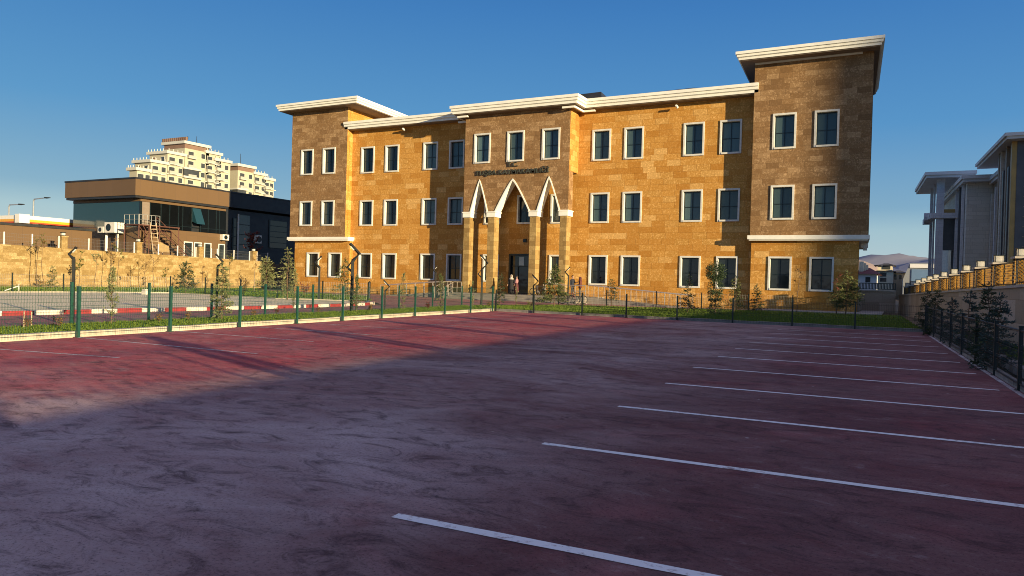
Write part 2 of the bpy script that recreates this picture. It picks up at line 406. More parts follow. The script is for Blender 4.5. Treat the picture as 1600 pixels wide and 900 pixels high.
ends = [(-3.05,4.18),(-3.17,6.85),(-3.30,9.52),(-3.43,12.26),(-3.65,15.05),(-3.74,17.82),(-3.85,20.5),(-3.95,23.2),(-4.05,25.9),(-4.15,28.6),(-4.25,31.3)]
for i, (x, y) in enumerate([(-2.9,1.5),(-2.8,-1.2)] + ends):
    xr = right_x(y)-.35; pline((x, y), (xr, y+(xr-x)*.032), .10 if y < 22 else .085, 'line')
for a, b in [((-17.3,8.1),(-12.97,8.93)),((-17.55,10.97),(-11.7,11.12)),((-17.75,13.9),(-12.9,14.08)),((-18.0,16.7),(-13.0,16.9)),((-18.2,19.5),(-13.2,19.7)),((-18.4,22.3),(-13.4,22.5)),((-18.6,25.1),(-13.5,25.3)),((-18.8,27.9),(-13.7,28.1)),((-19.,30.7),(-13.8,30.9))]:
    pline(a, b, .085, 'linefaint')
mb = MB(); ys2 = [-12+i*2.35 for i in range(20)]
for a, b in zip(ys2, ys2[1:]): mb.face([(right_x(a)-.14,a,.004),(right_x(a)-.05,a,.004),(right_x(b)-.05,b,.004),(right_x(b)-.14,b,.004)], 'linefaint')
struct(mb, 'edge_line')

# kerbs
M['kerb'] = plain('cream_kerb_stone', (.50, .44, .34), .8, .25, 2.5, bump=.25)
M['kerbgrey'] = plain('grey_kerb_stone', (.27, .25, .22), .8, .3, 2.5, bump=.3)
def kerb(name, pts, w, h, m, seg=1.0, gap=.012):
    mb = MB()
    for a, b in zip(pts, pts[1:]):
        a = Vector(a); b = Vector(b); L = (b-a).length; n = max(1, int(round(L/seg)))
        for i in range(n):
            p = a.lerp(b, i/n); q = a.lerp(b, (i+1)/n); d = (q-p).normalized()*gap
            j = random.uniform(-.012, .012); mb.obox(p+d*.5, q-d*.5, w+random.uniform(-.01, .01), -.05, h+j, m)
    return struct(mb, name)
KO = .22
kerb('kerb', [(fence_x(-12)-KO, -12), (fence_x(YB)-KO, YB+.1)], .24, .13, 'kerb')
kerb('kerb', [(fence_x(YB)-.1, YB+.2), (1.2, YB+.25)], .22, .12, 'kerbgrey')
kerb('kerb', [(right_x(-12)+.05, -12), (right_x(35)+.05, 35)], .14, .10, 'kerbgrey')
# rough dry-laid stones behind the right kerb
mb = MB(); y = -8.0
while y < 36:
    L = random.uniform(.35, .7); w = random.uniform(.22, .32); h = random.uniform(.16, .27); x = right_x(y)+.52+random.uniform(-.03, .03)
    mb.hexa([(x-w/2*random.uniform(.85,1),y+.02,0),(x+w/2,y,0),(x+w/2,y+L,0),(x-w/2,y+L-.02,0),(x-w/2*.7,y+.05,h*random.uniform(.8,1)),(x+w/2*.7,y+.04,h),(x+w/2*.75,y+L-.05,h*random.uniform(.8,1)),(x-w/2*.8,y+L-.04,h)], 'kerbgrey')
    y += L+.03
struct(mb, 'rock_edging')

# service road, gutters, pale parking pad
t = NT('maroon_paver_road'); v = t.coord(geo=True)
br = t.add('ShaderNodeTexBrick'); br.inputs['Scale'].default_value = 1; br.inputs['Brick Width'].default_value = .2; br.inputs['Row Height'].default_value = .1; br.inputs['Mortar Size'].default_value = .006
br.inputs['Color1'].default_value = (.34,.135,.13,1); br.inputs['Color2'].default_value = (.42,.17,.15,1); br.inputs['Mortar'].default_value = (.22,.11,.10,1); t.link(v, br.inputs['Vector'])
c = t.mix(br.outputs[0], (.52, .40, .34), t.ramp(t.noise(v, .5, 6, .65, 1), [(.48, 0.), (.75, .5)]))
M['road'] = t.out(c, .85, 0, .2)
t = NT('pale_paver_pad'); v = t.coord(geo=True)
br = t.add('ShaderNodeTexBrick'); br.inputs['Scale'].default_value = 1; br.inputs['Brick Width'].default_value = .4; br.inputs['Row Height'].default_value = .2; br.inputs['Mortar Size'].default_value = .008
br.inputs['Color1'].default_value = (.82,.70,.44,1); br.inputs['Color2'].default_value = (.86,.76,.50,1); br.inputs['Mortar'].default_value = (.50,.42,.32,1); t.link(v, br.inputs['Vector'])
c = t.mix(br.outputs[0], (.52, .40, .33), t.ramp(t.noise(v, .35, 6, .65, 1), [(.50, 0.), (.7, .6)]))
M['pad'] = t.out(c, .85, 0, .2)
PADX = -27.15
g = MB(); rp = [(road_x(y), y) for y in (-14, 0, 10, 20, 30, 36)] + [(-23.9, 40), (-22.6, 45), (-21.5, 49), (-9, 56.2), (-9, 58.2), (-58, 58.2), (-58, 54), (-40, 50), (-31, 39.5), (-29.3, 37.9), (-28.3, 36.8), (-27.6, 34), (PADX, 30), (PADX, 20), (PADX, 10), (PADX, -14)]
i0 = len(g.v)
for tr in tessellate_polygon([[Vector((x, y, 0)) for x, y in rp]]): g.face([(*rp[a], -.02) for a in tr], 'road')
struct(g, 'service_road')
g = MB(); pp = [(PADX-.1, -14), (PADX-.1, 30), (-27.7, 34), (-28.5, 36.2), (-30.0, 37.4), (-36, 35.4), (-46.5, 36.0), (-48.6, 33), (-48.9, -14)]
for tr in tessellate_polygon([[Vector((x, y, 0)) for x, y in pp]]): g.face([(*pp[a], .09) for a in tr], 'pad')
struct(g, 'parking_pad')
# pale drainage gutter along the road's near edge
kerb('gutter', [(road_x(-12)-.20, -12), (road_x(10)-.20, 10), (road_x(36)-.20, 36)], .36, .015, 'kerb', 1.0)
M['redkerb'] = plain('red_kerb_paint', (.30, .030, .035), .6, .25, 4, bump=.2)
M['whitekerb'] = plain('white_kerb_paint', (.72, .66, .56), .6, .2, 4, bump=.2)
mb = MB(); pts = [Vector(p) for p in [(PADX, -12), (PADX, 28), (-27.45, 32), (-27.9, 34.6), (-28.6, 36.4), (-30.0, 37.6), (-31.2, 37.6)]]
k = 0; acc = 0
for a, b in zip(pts, pts[1:]):
    L = (b-a).length; n = max(1, int(round(L/1.05)))
    for i in range(n):
        mb.obox(a.lerp(b, i/n), a.lerp(b, (i+.99)/n), .2, -.05, .14+random.uniform(-.01,.01), 'redkerb' if k % 2 else 'whitekerb'); k += 1
struct(mb, 'striped_kerb')
kerb('kerb', [(-48.9, -12), (-48.7, 33), (-46.6, 36.1), (-36, 35.5), (-31, 37.3)], .16, .14, 'kerb', 1.2)

# lawns
t = NT('lawn_turf'); v = t.coord(geo=True)
c = t.ramp(t.noise(v, 1.1, 6, .7), [(.3, (.060, .105, .012)), (.55, (.095, .155, .018)), (.75, (.14, .19, .03))])
c = t.mix(c, (.11, .11, .035), t.ramp(t.noise(v, .25, 4), [(.52, 0.), (.75, .5)]))
t.bump(t.noise(v, 30, 4, .8), .8, .03)
M['turf'] = t.out(c, .9, 0, .15)
M['blade'] = leafmat('grass_blade', (.070, .125, .012), (.18, .25, .04), .3)
LAWNS = {}
def lawn(poly, z=.05):
    g = MB()
    for tr in tessellate_polygon([[Vector((x, y, 0)) for x, y in poly]]): g.face([(*poly[a], z) for a in tr], 'turf')
    return struct(g, 'lawn')
def inside(p, poly):
    c = False; n = len(poly)
    for i in range(n):
        x0, y0 = poly[i]; x1, y1 = poly[i-1]
        if (y0 > p[1]) != (y1 > p[1]) and p[0] < (x1-x0)*(p[1]-y0)/(y1-y0)+x0: c = not c
    return c
def tufts(poly, count, label, h, z=.05, near=None):
    mb = MB(); k = mb.slot('blade'); xs = [p[0] for p in poly]; ys = [p[1] for p in poly]; n = 0; guard = 0
    while n < count and guard < count*30:
        guard += 1
        x = random.uniform(min(xs), max(xs)); y = random.uniform(min(ys), max(ys))
        if near and random.random() > near(x, y): continue
        if not inside((x, y), poly): continue
        n += 1
        for _ in range(3):
            a = random.uniform(0, 2*pi); w = random.uniform(.012, .024)*h/.06; hh = h*random.uniform(.5, 1.25); dx, dy = cos(a)*w, sin(a)*w; lx, ly = random.uniform(-.5,.5)*hh, random.uniform(-.5,.5)*hh
            ox, oy = x+random.uniform(-.03,.03), y+random.uniform(-.03,.03); i = len(mb.v)
            mb.v += [(ox-dx,oy-dy,z-.005),(ox+dx,oy+dy,z-.005),(ox+lx,oy+ly,z+hh)]; mb.f.append((i,i+1,i+2)); mb.mi.append(k)
    return tag(mb.build('grass'), label, 'grass', kind='stuff')
L1 = [(fence_x(y)-.36, y) for y in (-12, 10, 20, 30, 35)] + [(fence_x(35)-.3, 35.45), (-23.9, 39.5)] + [(road_x(y)-.0, y) for y in (36, 30, 20, 10, -12)]
L2 = [(fence_x(35)-.3, 35.5), (1.0, 35.5), (.2, 57), (-9, 57), (-9, 55.6), (-21.2, 48.3), (-22.4, 45), (-23.7, 39.8)]
L3 = [(-65.2, -10), (-49.1, -10), (-48.9, 33), (-46.8, 36.3), (-36, 35.7), (-31.3, 37.8), (-31.2, 39.6), (-40, 50), (-58, 53.8), (-65.2, 63)]
L4 = [(right_x(y)+.7, y) for y in (-10, 5, 20, 35)] + [(2.9, 35), (3.4, 28), (5.2, 8), (6.5, -10)]
lawn(L1); lawn(L2); lawn(L3); 
g = MB()
for tr in tessellate_polygon([[Vector((x, y, 0)) for x, y in L4]]): g.face([(*L4[a], .04) for a in tr], 'soil')
struct(g, 'planting_bed')
tufts(L1, 16000, 'short bright green grass strip between the lot fence and the service road', .055, near=lambda x, y: 1 if 8 < y < 40 else 0)
tufts(L2, 17000, 'green lawn grass between the back fence and the sandstone building', .07, near=lambda x, y: max(.06, 1-(y-35)/20))
tufts(L3, 9000, 'green lawn grass below the sunlit cream retaining wall', .10, near=lambda x, y: 1 if y > 20 and x > -62 else .3)
tufts(L4, 2500, 'sparse dark grass in the shaded planting bed by the right wall', .10)
# apron round the right tower
M['apron'] = plain('pale_apron_concrete', (.40, .37, .33), .8, .2, 1.2, bump=.2)
g = MB(); g.box(-9.2, -.9, 55.9, 59.6, -.02, .10, 'apron'); g.box(-2.5, -.9, 59.6, 80, -.02, .10, 'apron'); struct(g, 'apron')
# ------------------------------------------------------------------ the sandstone government building
SH = -.05                      # side walls run back slightly askew
def dbox(mb, x0, x1, y0, y1, z0, z1, m, sx0=True, sx1=True):
    a = SH*(y1-y0); xa = x0+(a if sx0 else 0); xb = x1+(a if sx1 else 0)
    mb.hexa([(x0,y0,z0),(x1,y0,z0),(xb,y1,z0),(xa,y1,z0),(x0,y0,z1),(x1,y0,z1),(xb,y1,z1),(xa,y1,z1)], m)
B = thing('government_building', (-30, 60, 0), 'three storey ochre sandstone public building with three pointed entrance arches and white cornices', 'building')
YW, YT, YC, YG = 60.0, 59.1, 58.05, 59.5
ZTOP, ZMID, ZGR = (12.23, 14.94), (6.87, 9.49), (1.52, 4.10)
WX = [-48.31, -45.25, -40.64, -37.63, -23.0, -20.1, -15.04, -12.11]
TX = [-55.62, -52.62, -7.97, -5.01]; CX = [-33.72, -30.32, -26.89]; PX = [-33.6, -30.15, -26.8]
HW = .85
def hole(cx, z): return (cx-HW+.10, cx+HW-.10, z[0]+.10, z[1]-.10)
wins = []                       # (x, plane y, z range, kind)
h = []
for i, x in enumerate(WX):
    for z in (ZTOP, ZMID, ZGR):
        h.append(hole(x, z)); wins.append((x, YW, z, 'glass' if z is ZGR or (i < 2) else 'blind'))
for x in PX: h.append(hole(x, ZMID)); wins.append((x, YW, ZMID, 'glass'))
for x in (PX[0], PX[2]): h.append(hole(x, ZGR)); wins.append((x, YW, ZGR, 'glass'))
DOOR = (-31.7, -29.45, .50, 4.15); h.append(DOOR)
w = MB(); w.wall_y(-50.3, -10.2, -.1, 17.0, YW, h, .35, 'ochre')
dbox(w, -50.3, -10.2, YW+.36, 78, -.1, 17.0, 'ochre'); w.build('wall', B)
def tower_wall(x0, x1, cols, tag_):
    w = MB(); hh = [hole(x, z) for x in cols for z in (ZTOP, ZMID)]
    for x in cols:
        for z in (ZTOP, ZMID): wins.append((x, YT, z, 'glass' if x < -20 else 'blind'))
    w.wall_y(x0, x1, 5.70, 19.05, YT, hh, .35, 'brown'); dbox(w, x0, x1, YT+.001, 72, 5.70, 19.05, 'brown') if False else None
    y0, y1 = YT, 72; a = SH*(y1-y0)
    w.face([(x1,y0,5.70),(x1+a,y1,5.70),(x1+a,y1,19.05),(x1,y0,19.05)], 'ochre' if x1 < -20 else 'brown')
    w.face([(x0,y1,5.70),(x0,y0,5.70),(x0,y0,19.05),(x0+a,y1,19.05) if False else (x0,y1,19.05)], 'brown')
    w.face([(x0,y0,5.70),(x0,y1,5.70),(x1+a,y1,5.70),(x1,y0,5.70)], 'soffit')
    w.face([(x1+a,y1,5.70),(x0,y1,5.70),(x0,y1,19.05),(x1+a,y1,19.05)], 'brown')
    w.face([(x0,y0+.36,5.70),(x1,y0+.36,5.70),(x1,y0+.36,19.05),(x0,y0+.36,19.05)], 'darkmetal')
    return w.build('tower_wall', B)
tower_wall(-57.85, -50.28, TX[:2], 'l'); tower_wall(-10.25, -2.0, TX[2:], 'r')
def ground_wall(x0, x1, cols):
    w = MB(); hh = [hole(x, ZGR) for x in cols]
    for x in cols: wins.append((x, YG, ZGR, 'glass'))
    w.wall_y(x0, x1, -.1, 5.69, YG, hh, .35, 'ochre'); a = SH*20
    w.face([(x1,YG,-.1),(x1+a,YG+20,-.1),(x1+a,YG+20,5.69),(x1,YG,5.69)], 'ochre'); w.face([(x0,YG+20,-.1),(x0,YG,-.1),(x0,YG,5.69),(x0,YG+20,5.69)], 'ochre')
    w.face([(x0,YG+.36,-.1),(x1,YG+.36,-.1),(x1,YG+.36,5.69),(x0,YG+.36,5.69)], 'darkmetal')
    return w.build('ground_floor_wall', B)
ground_wall(-57.45, -49.95, [-55.2+.35, -52.15+.3]); ground_wall(-10.2, -2.6, [-8.05, -5.1])
# white ledges under the oriel towers
for x0, x1 in ((-58.1, -49.75), (-10.42, -1.9)):
    l = MB(); dbox(l, x0, x1, YT-.14, 72, 5.40, 5.695, 'cream'); dbox(l, x0+.1, x1-.1, YT-.06, 72, 5.30, 5.399, 'cream'); l.build('ledge', B)
for ya in (62.5, 66.5): l = MB(); l.box(-2.62, -1.95+SH*(ya-59), ya, ya+.35, 4.95, 5.29, 'cream'); l.build('side_beam', B)
# upper centre block and its arcade wall
CX0, CX1 = -35.55, -25.12
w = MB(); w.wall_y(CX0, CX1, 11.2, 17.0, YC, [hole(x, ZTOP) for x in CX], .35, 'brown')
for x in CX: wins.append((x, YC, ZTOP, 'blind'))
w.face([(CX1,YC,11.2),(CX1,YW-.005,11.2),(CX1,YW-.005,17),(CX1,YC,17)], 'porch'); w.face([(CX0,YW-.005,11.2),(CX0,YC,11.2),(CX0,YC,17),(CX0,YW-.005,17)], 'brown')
w.face([(CX0,YC+.9,11.2),(CX0,YW-.005,11.2),(CX1,YW-.005,11.2),(CX1,YC+.9,11.2)], 'soffit')
w.face([(CX0,YC+.36,11.2),(CX1,YC+.36,11.2),(CX1,YC+.36,17),(CX0,YC+.36,17)], 'darkmetal')
w.build('centre_block_wall', B)
PIL = [(-35.22, -34.78), (-32.78, -32.30), (-28.62, -28.20), (-25.98, -25.55)]   # re-fitted below to the front plane
PIL = [(-35.45, -34.85), (-32.95, -32.28), (-28.72, -28.10), (-25.85, -25.22)]
ZS, ZA = 7.85, [10.78, 10.74, 10.80]
def arch_pts(xa, xb, ztip, n=14, off=0.0):
    c = (xa+xb)/2; Wd = (xb-xa)/2-off; pts = []
    for i in range(n+1):
        tt = i/n; pts.append((c - Wd*(1-tt)**.84, ZS + (ztip-off*1.6-ZS)*tt))
    for i in range(n-1, -1, -1):
        tt = i/n; pts.append((c + Wd*(1-tt)**.84, ZS + (ztip-off*1.6-ZS)*tt))
    return pts
spans = [(PIL[i][1], PIL[i+1][0]) for i in range(3)]
poly = [(CX0, 11.199), (CX0, ZS)]
for (xa, xb), zt in zip(spans, ZA): poly += arch_pts(xa, xb, zt)
poly += [(CX1, ZS), (CX1, 11.199)]
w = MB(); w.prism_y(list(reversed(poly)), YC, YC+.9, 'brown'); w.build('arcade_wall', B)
for (xa, xb), zt in zip(spans, ZA):
    o = arch_pts(xa, xb, zt); i_ = arch_pts(xa, xb, zt, off=.13); a = MB()
    for j in range(len(o)-1):
        (x0, z0), (x1, z1), (x2, z2), (x3, z3) = o[j], o[j+1], i_[j+1], i_[j]
        y0, y1 = YC-.07, YC+.93
        a.face([(x0,y0,z0),(x3,y0,z3),(x2,y0,z2),(x1,y0,z1)], 'cream'); a.face([(x3,y0,z3),(x3,y1,z3),(x2,y1,z2),(x2,y0,z2)], 'cream')
        a.face([(x0,y0,z0),(x1,y0,z1),(x1,y1,z1),(x0,y1,z0)], 'cream'); a.face([(x0,y1,z0),(x1,y1,z1),(x2,y1,z2),(x3,y1,z3)], 'cream')
    a.build('pointed_arch', B)
for xa, xb in PIL:
    p = MB(); p.box(xa, xb, YC, YC+.9, .45, 7.35, 'pilaster'); p.v = p.v
    pil = p.build('pilaster', B)
    c = MB(); c.box(xa-.10, xb+.12, YC-.09, YC+1.0, 7.36, 7.76, 'cream'); c.box(xa-.15, xb+.17, YC-.14, YC+1.04, 7.76, 7.86, 'cream'); c.build('capital', pil)
# cornices
def outline(o, xl, xr, back):
    return [(xl, YW-o), (CX0-o, YW-o), (CX0-o, YC-o), (CX1+o, YC-o), (CX1+o, YW-o), (xr, YW-o), (xr+SH*16, back), (xl+SH*16, back)]
def profile(mb, f, ov, z0, z1):
    H = z1-z0
    for a, b, i in ((z0, z0+.30*H, .20), (z0+.30*H, z0+.35*H, .15), (z0+.35*H, z0+.62*H, .09), (z0+.62*H, z0+.66*H, .06), (z0+.66*H, z1, 0.)):
        mb.prism_z(f(ov-i), a+.001, b, 'cream')
c = MB(); profile(c, lambda o: outline(o, -50.70, -9.95, 76), 1.1, 16.70, 17.42); c.prism_z(outline(.8, -50.6, -10.0, 75), 16.64, 16.70, 'soffit'); c.build('cornice', B)
def rect(x0, x1, y0, y1):
    a = SH*(y1-y0)
    return lambda o: [(x0+1.3-o, y0+1.3-o), (x1-1.3+o, y0+1.3-o), (x1-1.3+o+a, y1), (x0+1.3-o+a, y1)]
for x0, x1 in ((-59.0, -48.1), (-11.5, -1.3)):
    c = MB(); f = rect(x0, x1, 57.8, 72.5); profile(c, f, 1.3, 19.0, 19.62); c.prism_z(f(1.0), 18.94, 19.0, 'soffit'); c.build('tower_cornice', B)
c = MB(); c.box(-10.25, -2.75, YT-.10, YT-.004, 18.80, 18.938, 'cream'); c.build('moulding', B)
for s, xx in ((1, CX1), (-1, CX0)):
    c = MB(); o = .55
    pts = [(xx-s*.55, YC-o), (xx+s*o, YC-o), (xx+s*o, YW-o), (xx+s*(o+1.1), YW-o)]
    for a, b in zip(pts, pts[1:]): c.obox(a, b, .16, 16.40, 16.56, 'cream')
    c.obox((xx, YC-.2), (xx+s*.35, YW-.3), .5, 16.50, 16.62, 'soffit'); c.build('corner_moulding', B)
# dark sheet roof and roof hatch
r = MB(); rb = [(-48.5, 60.5), (-11.5, 60.5), (-12, 75), (-49, 75)]; rd = [(-40, 68, 19.4), (-17.2, 68, 19.93)]
P = [(x, y, 17.43) for x, y in rb]
r.face([P[0], P[1], rd[1], rd[0]], 'roofmetal'); r.face([P[1], P[2], rd[1]], 'roofmetal'); r.face([P[2], P[3], rd[0], rd[1]], 'roofmetal'); r.face([P[3], P[0], rd[0]], 'roofmetal')
rf = r.build('roof', B)
r = MB(); r.hexa([(-30.5,64,17.5),(-24.5,64,17.5),(-24.5,67,17.5),(-30.5,67,17.5),(-29,64.3,19.3),(-24.85,64.3,19.38),(-25,67,19.3),(-29,67,19.3)], 'roofmetal'); r.build('roof_hatch', rf)
# windows: one mesh set per height, shared by the copies
def win_meshes(z):
    H = z[1]-z[0]; b = .14
    s = MB(); y0, y1 = -.075, .34
    s.box(-HW, -HW+b, y0, y1, 0, H, 'frame_stone'); s.box(HW-b, HW, y0, y1, 0, H, 'frame_stone')
    s.box(-HW+b, HW-b, y0, y1, H-b, H, 'frame_stone'); s.box(-HW+b, HW-b, y0-.03, y1, 0, b, 'frame_stone')
    f = MB(); i = HW-b; y0, y1 = .235, .30
    for x0, x1, z0, z1 in ((-i, -i+.07, b, H-b), (i-.07, i, b, H-b), (-i+.07, i-.07, H-b-.07, H-b), (-i+.07, i-.07, b, b+.07), (-.035, .035, b+.07, H-b-.07), (-i+.07, -.035, b+(H-2*b)*.46-.03, b+(H-2*b)*.46+.03), (.035, i-.07, b+(H-2*b)*.46-.03, b+(H-2*b)*.46+.03)):
        f.box(x0, x1, y0, y1, z0, z1, 'darkmetal')
    g = MB(); g.box(-i+.01, i-.01, .27, .285, b+.01, H-b-.01, 'glass')
    return s, f, g
protos = {}
for x, y, z, kind in wins:
    key = z
    if key not in protos:
        s, f, g = win_meshes(z)
        so_ = s.build('window'); fo = f.build('frame'); go = g.build('pane'); fo.parent = so_; go.parent = so_; so_.parent = B
        g2 = go.data.copy(); g2.materials[0] = M['blind']; protos[key] = (so_, go.data, g2); o = so_
    else:
        o = dup_tree(protos[key][0], B)
    o.location = (x+30, y-60, z[0])
    for c_ in o.children:
        if c_.name.startswith('pane'): c_.data = protos[key][2] if kind == 'blind' else protos[key][1]
# entrance door
d = MB(); x0, x1, z0, z1 = DOOR
d.box(x0, x0+.18, YW-.06, YW+.3, z0, z1, 'darkmetal'); d.box(x1-.18, x1, YW-.06, YW+.3, z0, z1, 'darkmetal'); d.box(x0+.18, x1-.18, YW-.06, YW+.3, z1-.16, z1, 'darkmetal')
d.box(x0+.18, x1-.18, YW+.12, YW+.2, 3.0, 3.08, 'darkmetal'); d.box(x0+.85, x0+.93, YW+.12, YW+.2, z0, 3.0, 'darkmetal'); do = d.build('door', B)
g = MB(); g.box(x0+.18, x1-.18, YW+.20, YW+.22, z0, z1-.16, 'glass'); g.build('glazing', do)
g = MB(); g.box(x0+.95, x0+1.45, YW+.165, YW+.185, 3.1, 3.9, 'doorlight'); g.build('light_panel', do)
# raised metal lettering
def text_mesh(body, size, depth, m):
    cu = bpy.data.curves.new('t', 'FONT'); cu.body = body; cu.size = size; cu.extrude = depth; cu.align_x = 'CENTER'; cu.space_character = 1.04; cu.offset = .002
    ob = bpy.data.objects.new('t', cu); COL.objects.link(ob); dg = bpy.context.evaluated_depsgraph_get(); dg.update()
    me = bpy.data.meshes.new_from_object(ob.evaluated_get(dg)); bpy.data.objects.remove(ob); me.materials.clear(); me.materials.append(M[m]); return me
for body, x, z, size, sx in (('T.C.', -30.50, 11.80, .58, 1.0), ('TU\u015eBA KAYMAKAMLI\u011eI\u0307'.replace('I\u0307', '\u0130'), -30.62, 11.14, .60, 1.0)):
    me = text_mesh(body, size, .05, 'letter'); o = bpy.data.objects.new('lettering', me); COL.objects.link(o); o.parent = B
    wdt = max(v.co.x for v in me.vertices)-min(v.co.x for v in me.vertices)
    k = (7.35/wdt) if len(body) > 6 else 1.05
    o.scale = (k, 1, 1); o.rotation_euler = (pi/2, 0, 0); o.location = (x+30, YC-.08-60, z)
# small fittings on the facade
for x, z in ((-43.6, 16.35), (-16.4, 16.3)):
    f = MB(); f.rod((x, YW-.62, z), (x, YW-.32, z-.10), .09, .11, 'cream', 8); f.build('floodlight', B)
f = MB(); f.box(-30.25, -29.95, YW-.14, YW-.005, 5.2, 5.5, 'darkmetal'); f.build('wall_lamp', B)

# entrance podium, steps, ramps
E_ = MB(); PX0, PX1 = -36.4, -22.4
E_.box(PX0, PX1, 55.6, 59.99, -.1, .50, 'step')
for k in range(4): E_.box(PX0+.9, PX1-.3, 55.6-.34*(k+1), 55.6-.34*k-.003, -.1, .50-.115*(k+1), 'step')
ro = thing('entrance_steps', (-29.5, 57, 0), 'grey stone entrance podium with a wide flight of steps', 'steps')
E_.build('step_block', ro)
def rail(mb, pts, h, n, two=True, m='steel'):
    P = [Vector(p) for p in pts]; top = [p+Vector((0,0,h)) for p in P]
    mb.path(top, .032, m, 6)
    if two: mb.path([p+Vector((0,0,h*.5)) for p in P], .02, m, 5)
    L = [0]
    for a, b in zip(P, P[1:]): L.append(L[-1]+(b-a).length)
    for i in range(n+1):
        s = L[-1]*i/n
        for j in range(len(P)-1):
            if L[j]-1e-6 <= s <= L[j+1]+1e-6:
                q = P[j].lerp(P[j+1], (s-L[j])/(L[j+1]-L[j])); mb.rod(q, q+Vector((0,0,h)), .028, .028, m, 6); break
def ramp(x0, z0, x1, z1, label, nposts, cat='ramp'):
    R = thing('access_ramp', ((x0+x1)/2, 57.5, 0), label, cat)
    s = MB(); s.hexa([(x0,56.2,-.1),(x1,56.2,-.1),(x1,57.7,-.1),(x0,57.7,-.1),(x0,56.2,z0),(x1,56.2,z1),(x1,57.7,z1),(x0,57.7,z0)], 'step'); s.build('ramp_slab', R)
    r_ = MB(); rail(r_, [(x0,56.3,z0),(x1,56.3,z1)], .98, nposts, False); r_.build('handrail', R)
    r_ = MB(); rail(r_, [(x0,57.6,z0),(x1,57.6,z1)], .98, nposts, False); r_.build('handrail', R)
ramp(-22.38, .50, -14.2, -.04, 'sloping grey access ramp with pale metal handrails right of the entrance steps', 9)
ramp(-43.4, -.04, -36.42, .50, 'sloping grey access ramp with pale metal handrails left of the entrance steps', 7)
R = thing('stair_handrail', (-35.2, 54.6, 0), 'short slanted silver handrail at the left end of the entrance steps', 'handrail')
for x in (-35.9, -34.9):
    r_ = MB(); rail(r_, [(x,54.15,.0),(x,55.7,.50),(x,57.0,.50)], .95, 4, True); r_.build('rail', R)
R = thing('podium_handrail', (-23.2, 55.8, 0), 'level silver handrail on the podium beside the two people at the ramp', 'handrail')
r_ = MB(); rail(r_, [(-26.0,55.8,.50),(-22.4,55.8,.50)], .95, 4, True); r_.build('rail', R)
# ------------------------------------------------------------------ mesh fences
def panel_mesh(mb, a, b, z0, z1, m, step=.065, r=.0028, bends=True):
    a = Vector(a); b = Vector(b); L = (b-a).length; d = (b-a)/L; n = Vector((-d.y, d.x)); k = mb.slot(m)
    nv = max(2, int(L/step)); bz = [z0+.06, z0+(z1-z0)*.36, z0+(z1-z0)*.68, z1-.05]
    for i in range(nv+1):
        p = a+d*(L*i/nv)
        zs = [z0]
        if bends:
            for z in bz[1:3]: zs += [z-.05, z, z+.05]
        zs.append(z1)
        for q in range(len(zs)-1):
            oa = .03 if bends and q % 3 == 2 and q > 0 else 0.0; ob = .03 if bends and (q+1) % 3 == 2 else 0.0
            pa = p+n*oa; pb = p+n*ob; i0 = len(mb.v)
            for (c, z) in ((pa, zs[q]), (pb, zs[q+1])):
                mb.v += [(c.x-d.x*r, c.y-d.y*r, z), (c.x+n.x*r, c.y+n.y*r, z), (c.x+d.x*r, c.y+d.y*r, z)]
            for t in range(3): mb.f.append((i0+t, i0+(t+1) % 3, i0+3+(t+1) % 3, i0+3+t)); mb.mi.append(k)
    for z in bz:
        for dz in ((-.05, .05) if bends and z in bz[1:3] else (0,)): mb.rod((a.x, a.y, z+dz), (b.x, b.y, z+dz), r*1.3, r*1.3, m, 4, False)
def fence(label, posts, hts, z0, m, mw, group=None, pr=.032, base=None, step=.065, rail_=False, plate=True):
    root = thing('mesh_fence', (posts[0][0], posts[0][1], 0), label, 'fence')
    for i, (x, y) in enumerate(posts):
        h = hts[i] if isinstance(hts, list) else hts
        p = MB(); d = Vector((1, 0)); p.box(x-pr, x+pr, y-pr, y+pr, z0, z0+h, m); p.box(x-pr*1.15, x+pr*1.15, y-pr*1.15, y+pr*1.15, z0+h, z0+h+.02, m)
        if plate: p.box(x-.07, x+.07, y-.07, y+.07, z0, z0+.012, m)
        p.build('post', root)
    for i in range(len(posts)-1):
        h = min(hts[i], hts[i+1]) if isinstance(hts, list) else hts
        p = MB(); a = Vector(posts[i]); b = Vector(posts[i+1]); panel_mesh(p, a, b, z0+.04, z0+h-.04, mw, step)
        if rail_: p.rod((*a, z0+h-.06), (*b, z0+h-.06), .02, .02, mw, 5, False); p.rod((*a, z0+.12), (*b, z0+.12), .016, .016, mw, 5, False)
        p.build('mesh_panel', root)
    return root
yl = [2.9, 5.6, 8.3, 11.0, 13.7, 16.3, 18.95, 21.5, 24.1, 26.7, 29.4, 32.1, 34.7]
fence('green wire mesh fence along the left edge of the maroon parking lot', [(fence_x(y)+.03, y) for y in yl], [1.18+.012*i for i in range(13)], 0, 'greenpaint', 'greenpaint')
xb = [fence_x(34.9)+.03, -17.0, -14.25, -11.9, -9.35, -6.75, -4.15, -1.6, 1.05]
fence('black wire mesh fence along the far edge of the parking lot below the building', [(x, YB) for x in xb], 1.15, 0, 'blackgreen', 'blackgreen')
yr = [-2.9, -.2, 2.5, 5.0, 7.6, 10.2, 12.75, 15.44, 18.0, 20.75, 23.4, 26.2, 29.0, 31.8, 34.8]
fence('dark wire mesh fence along the right edge of the lot in deep shade', [(right_x(y)-.02, y) for y in yr], 1.10, 0, 'blackgreen', 'blackgreen', rail_=True)
yo = [7.8, 10.5, 13.1, 15.8, 18.5, 21.3, 24.3, 27.6, 31.5, 35.2, 39.0]
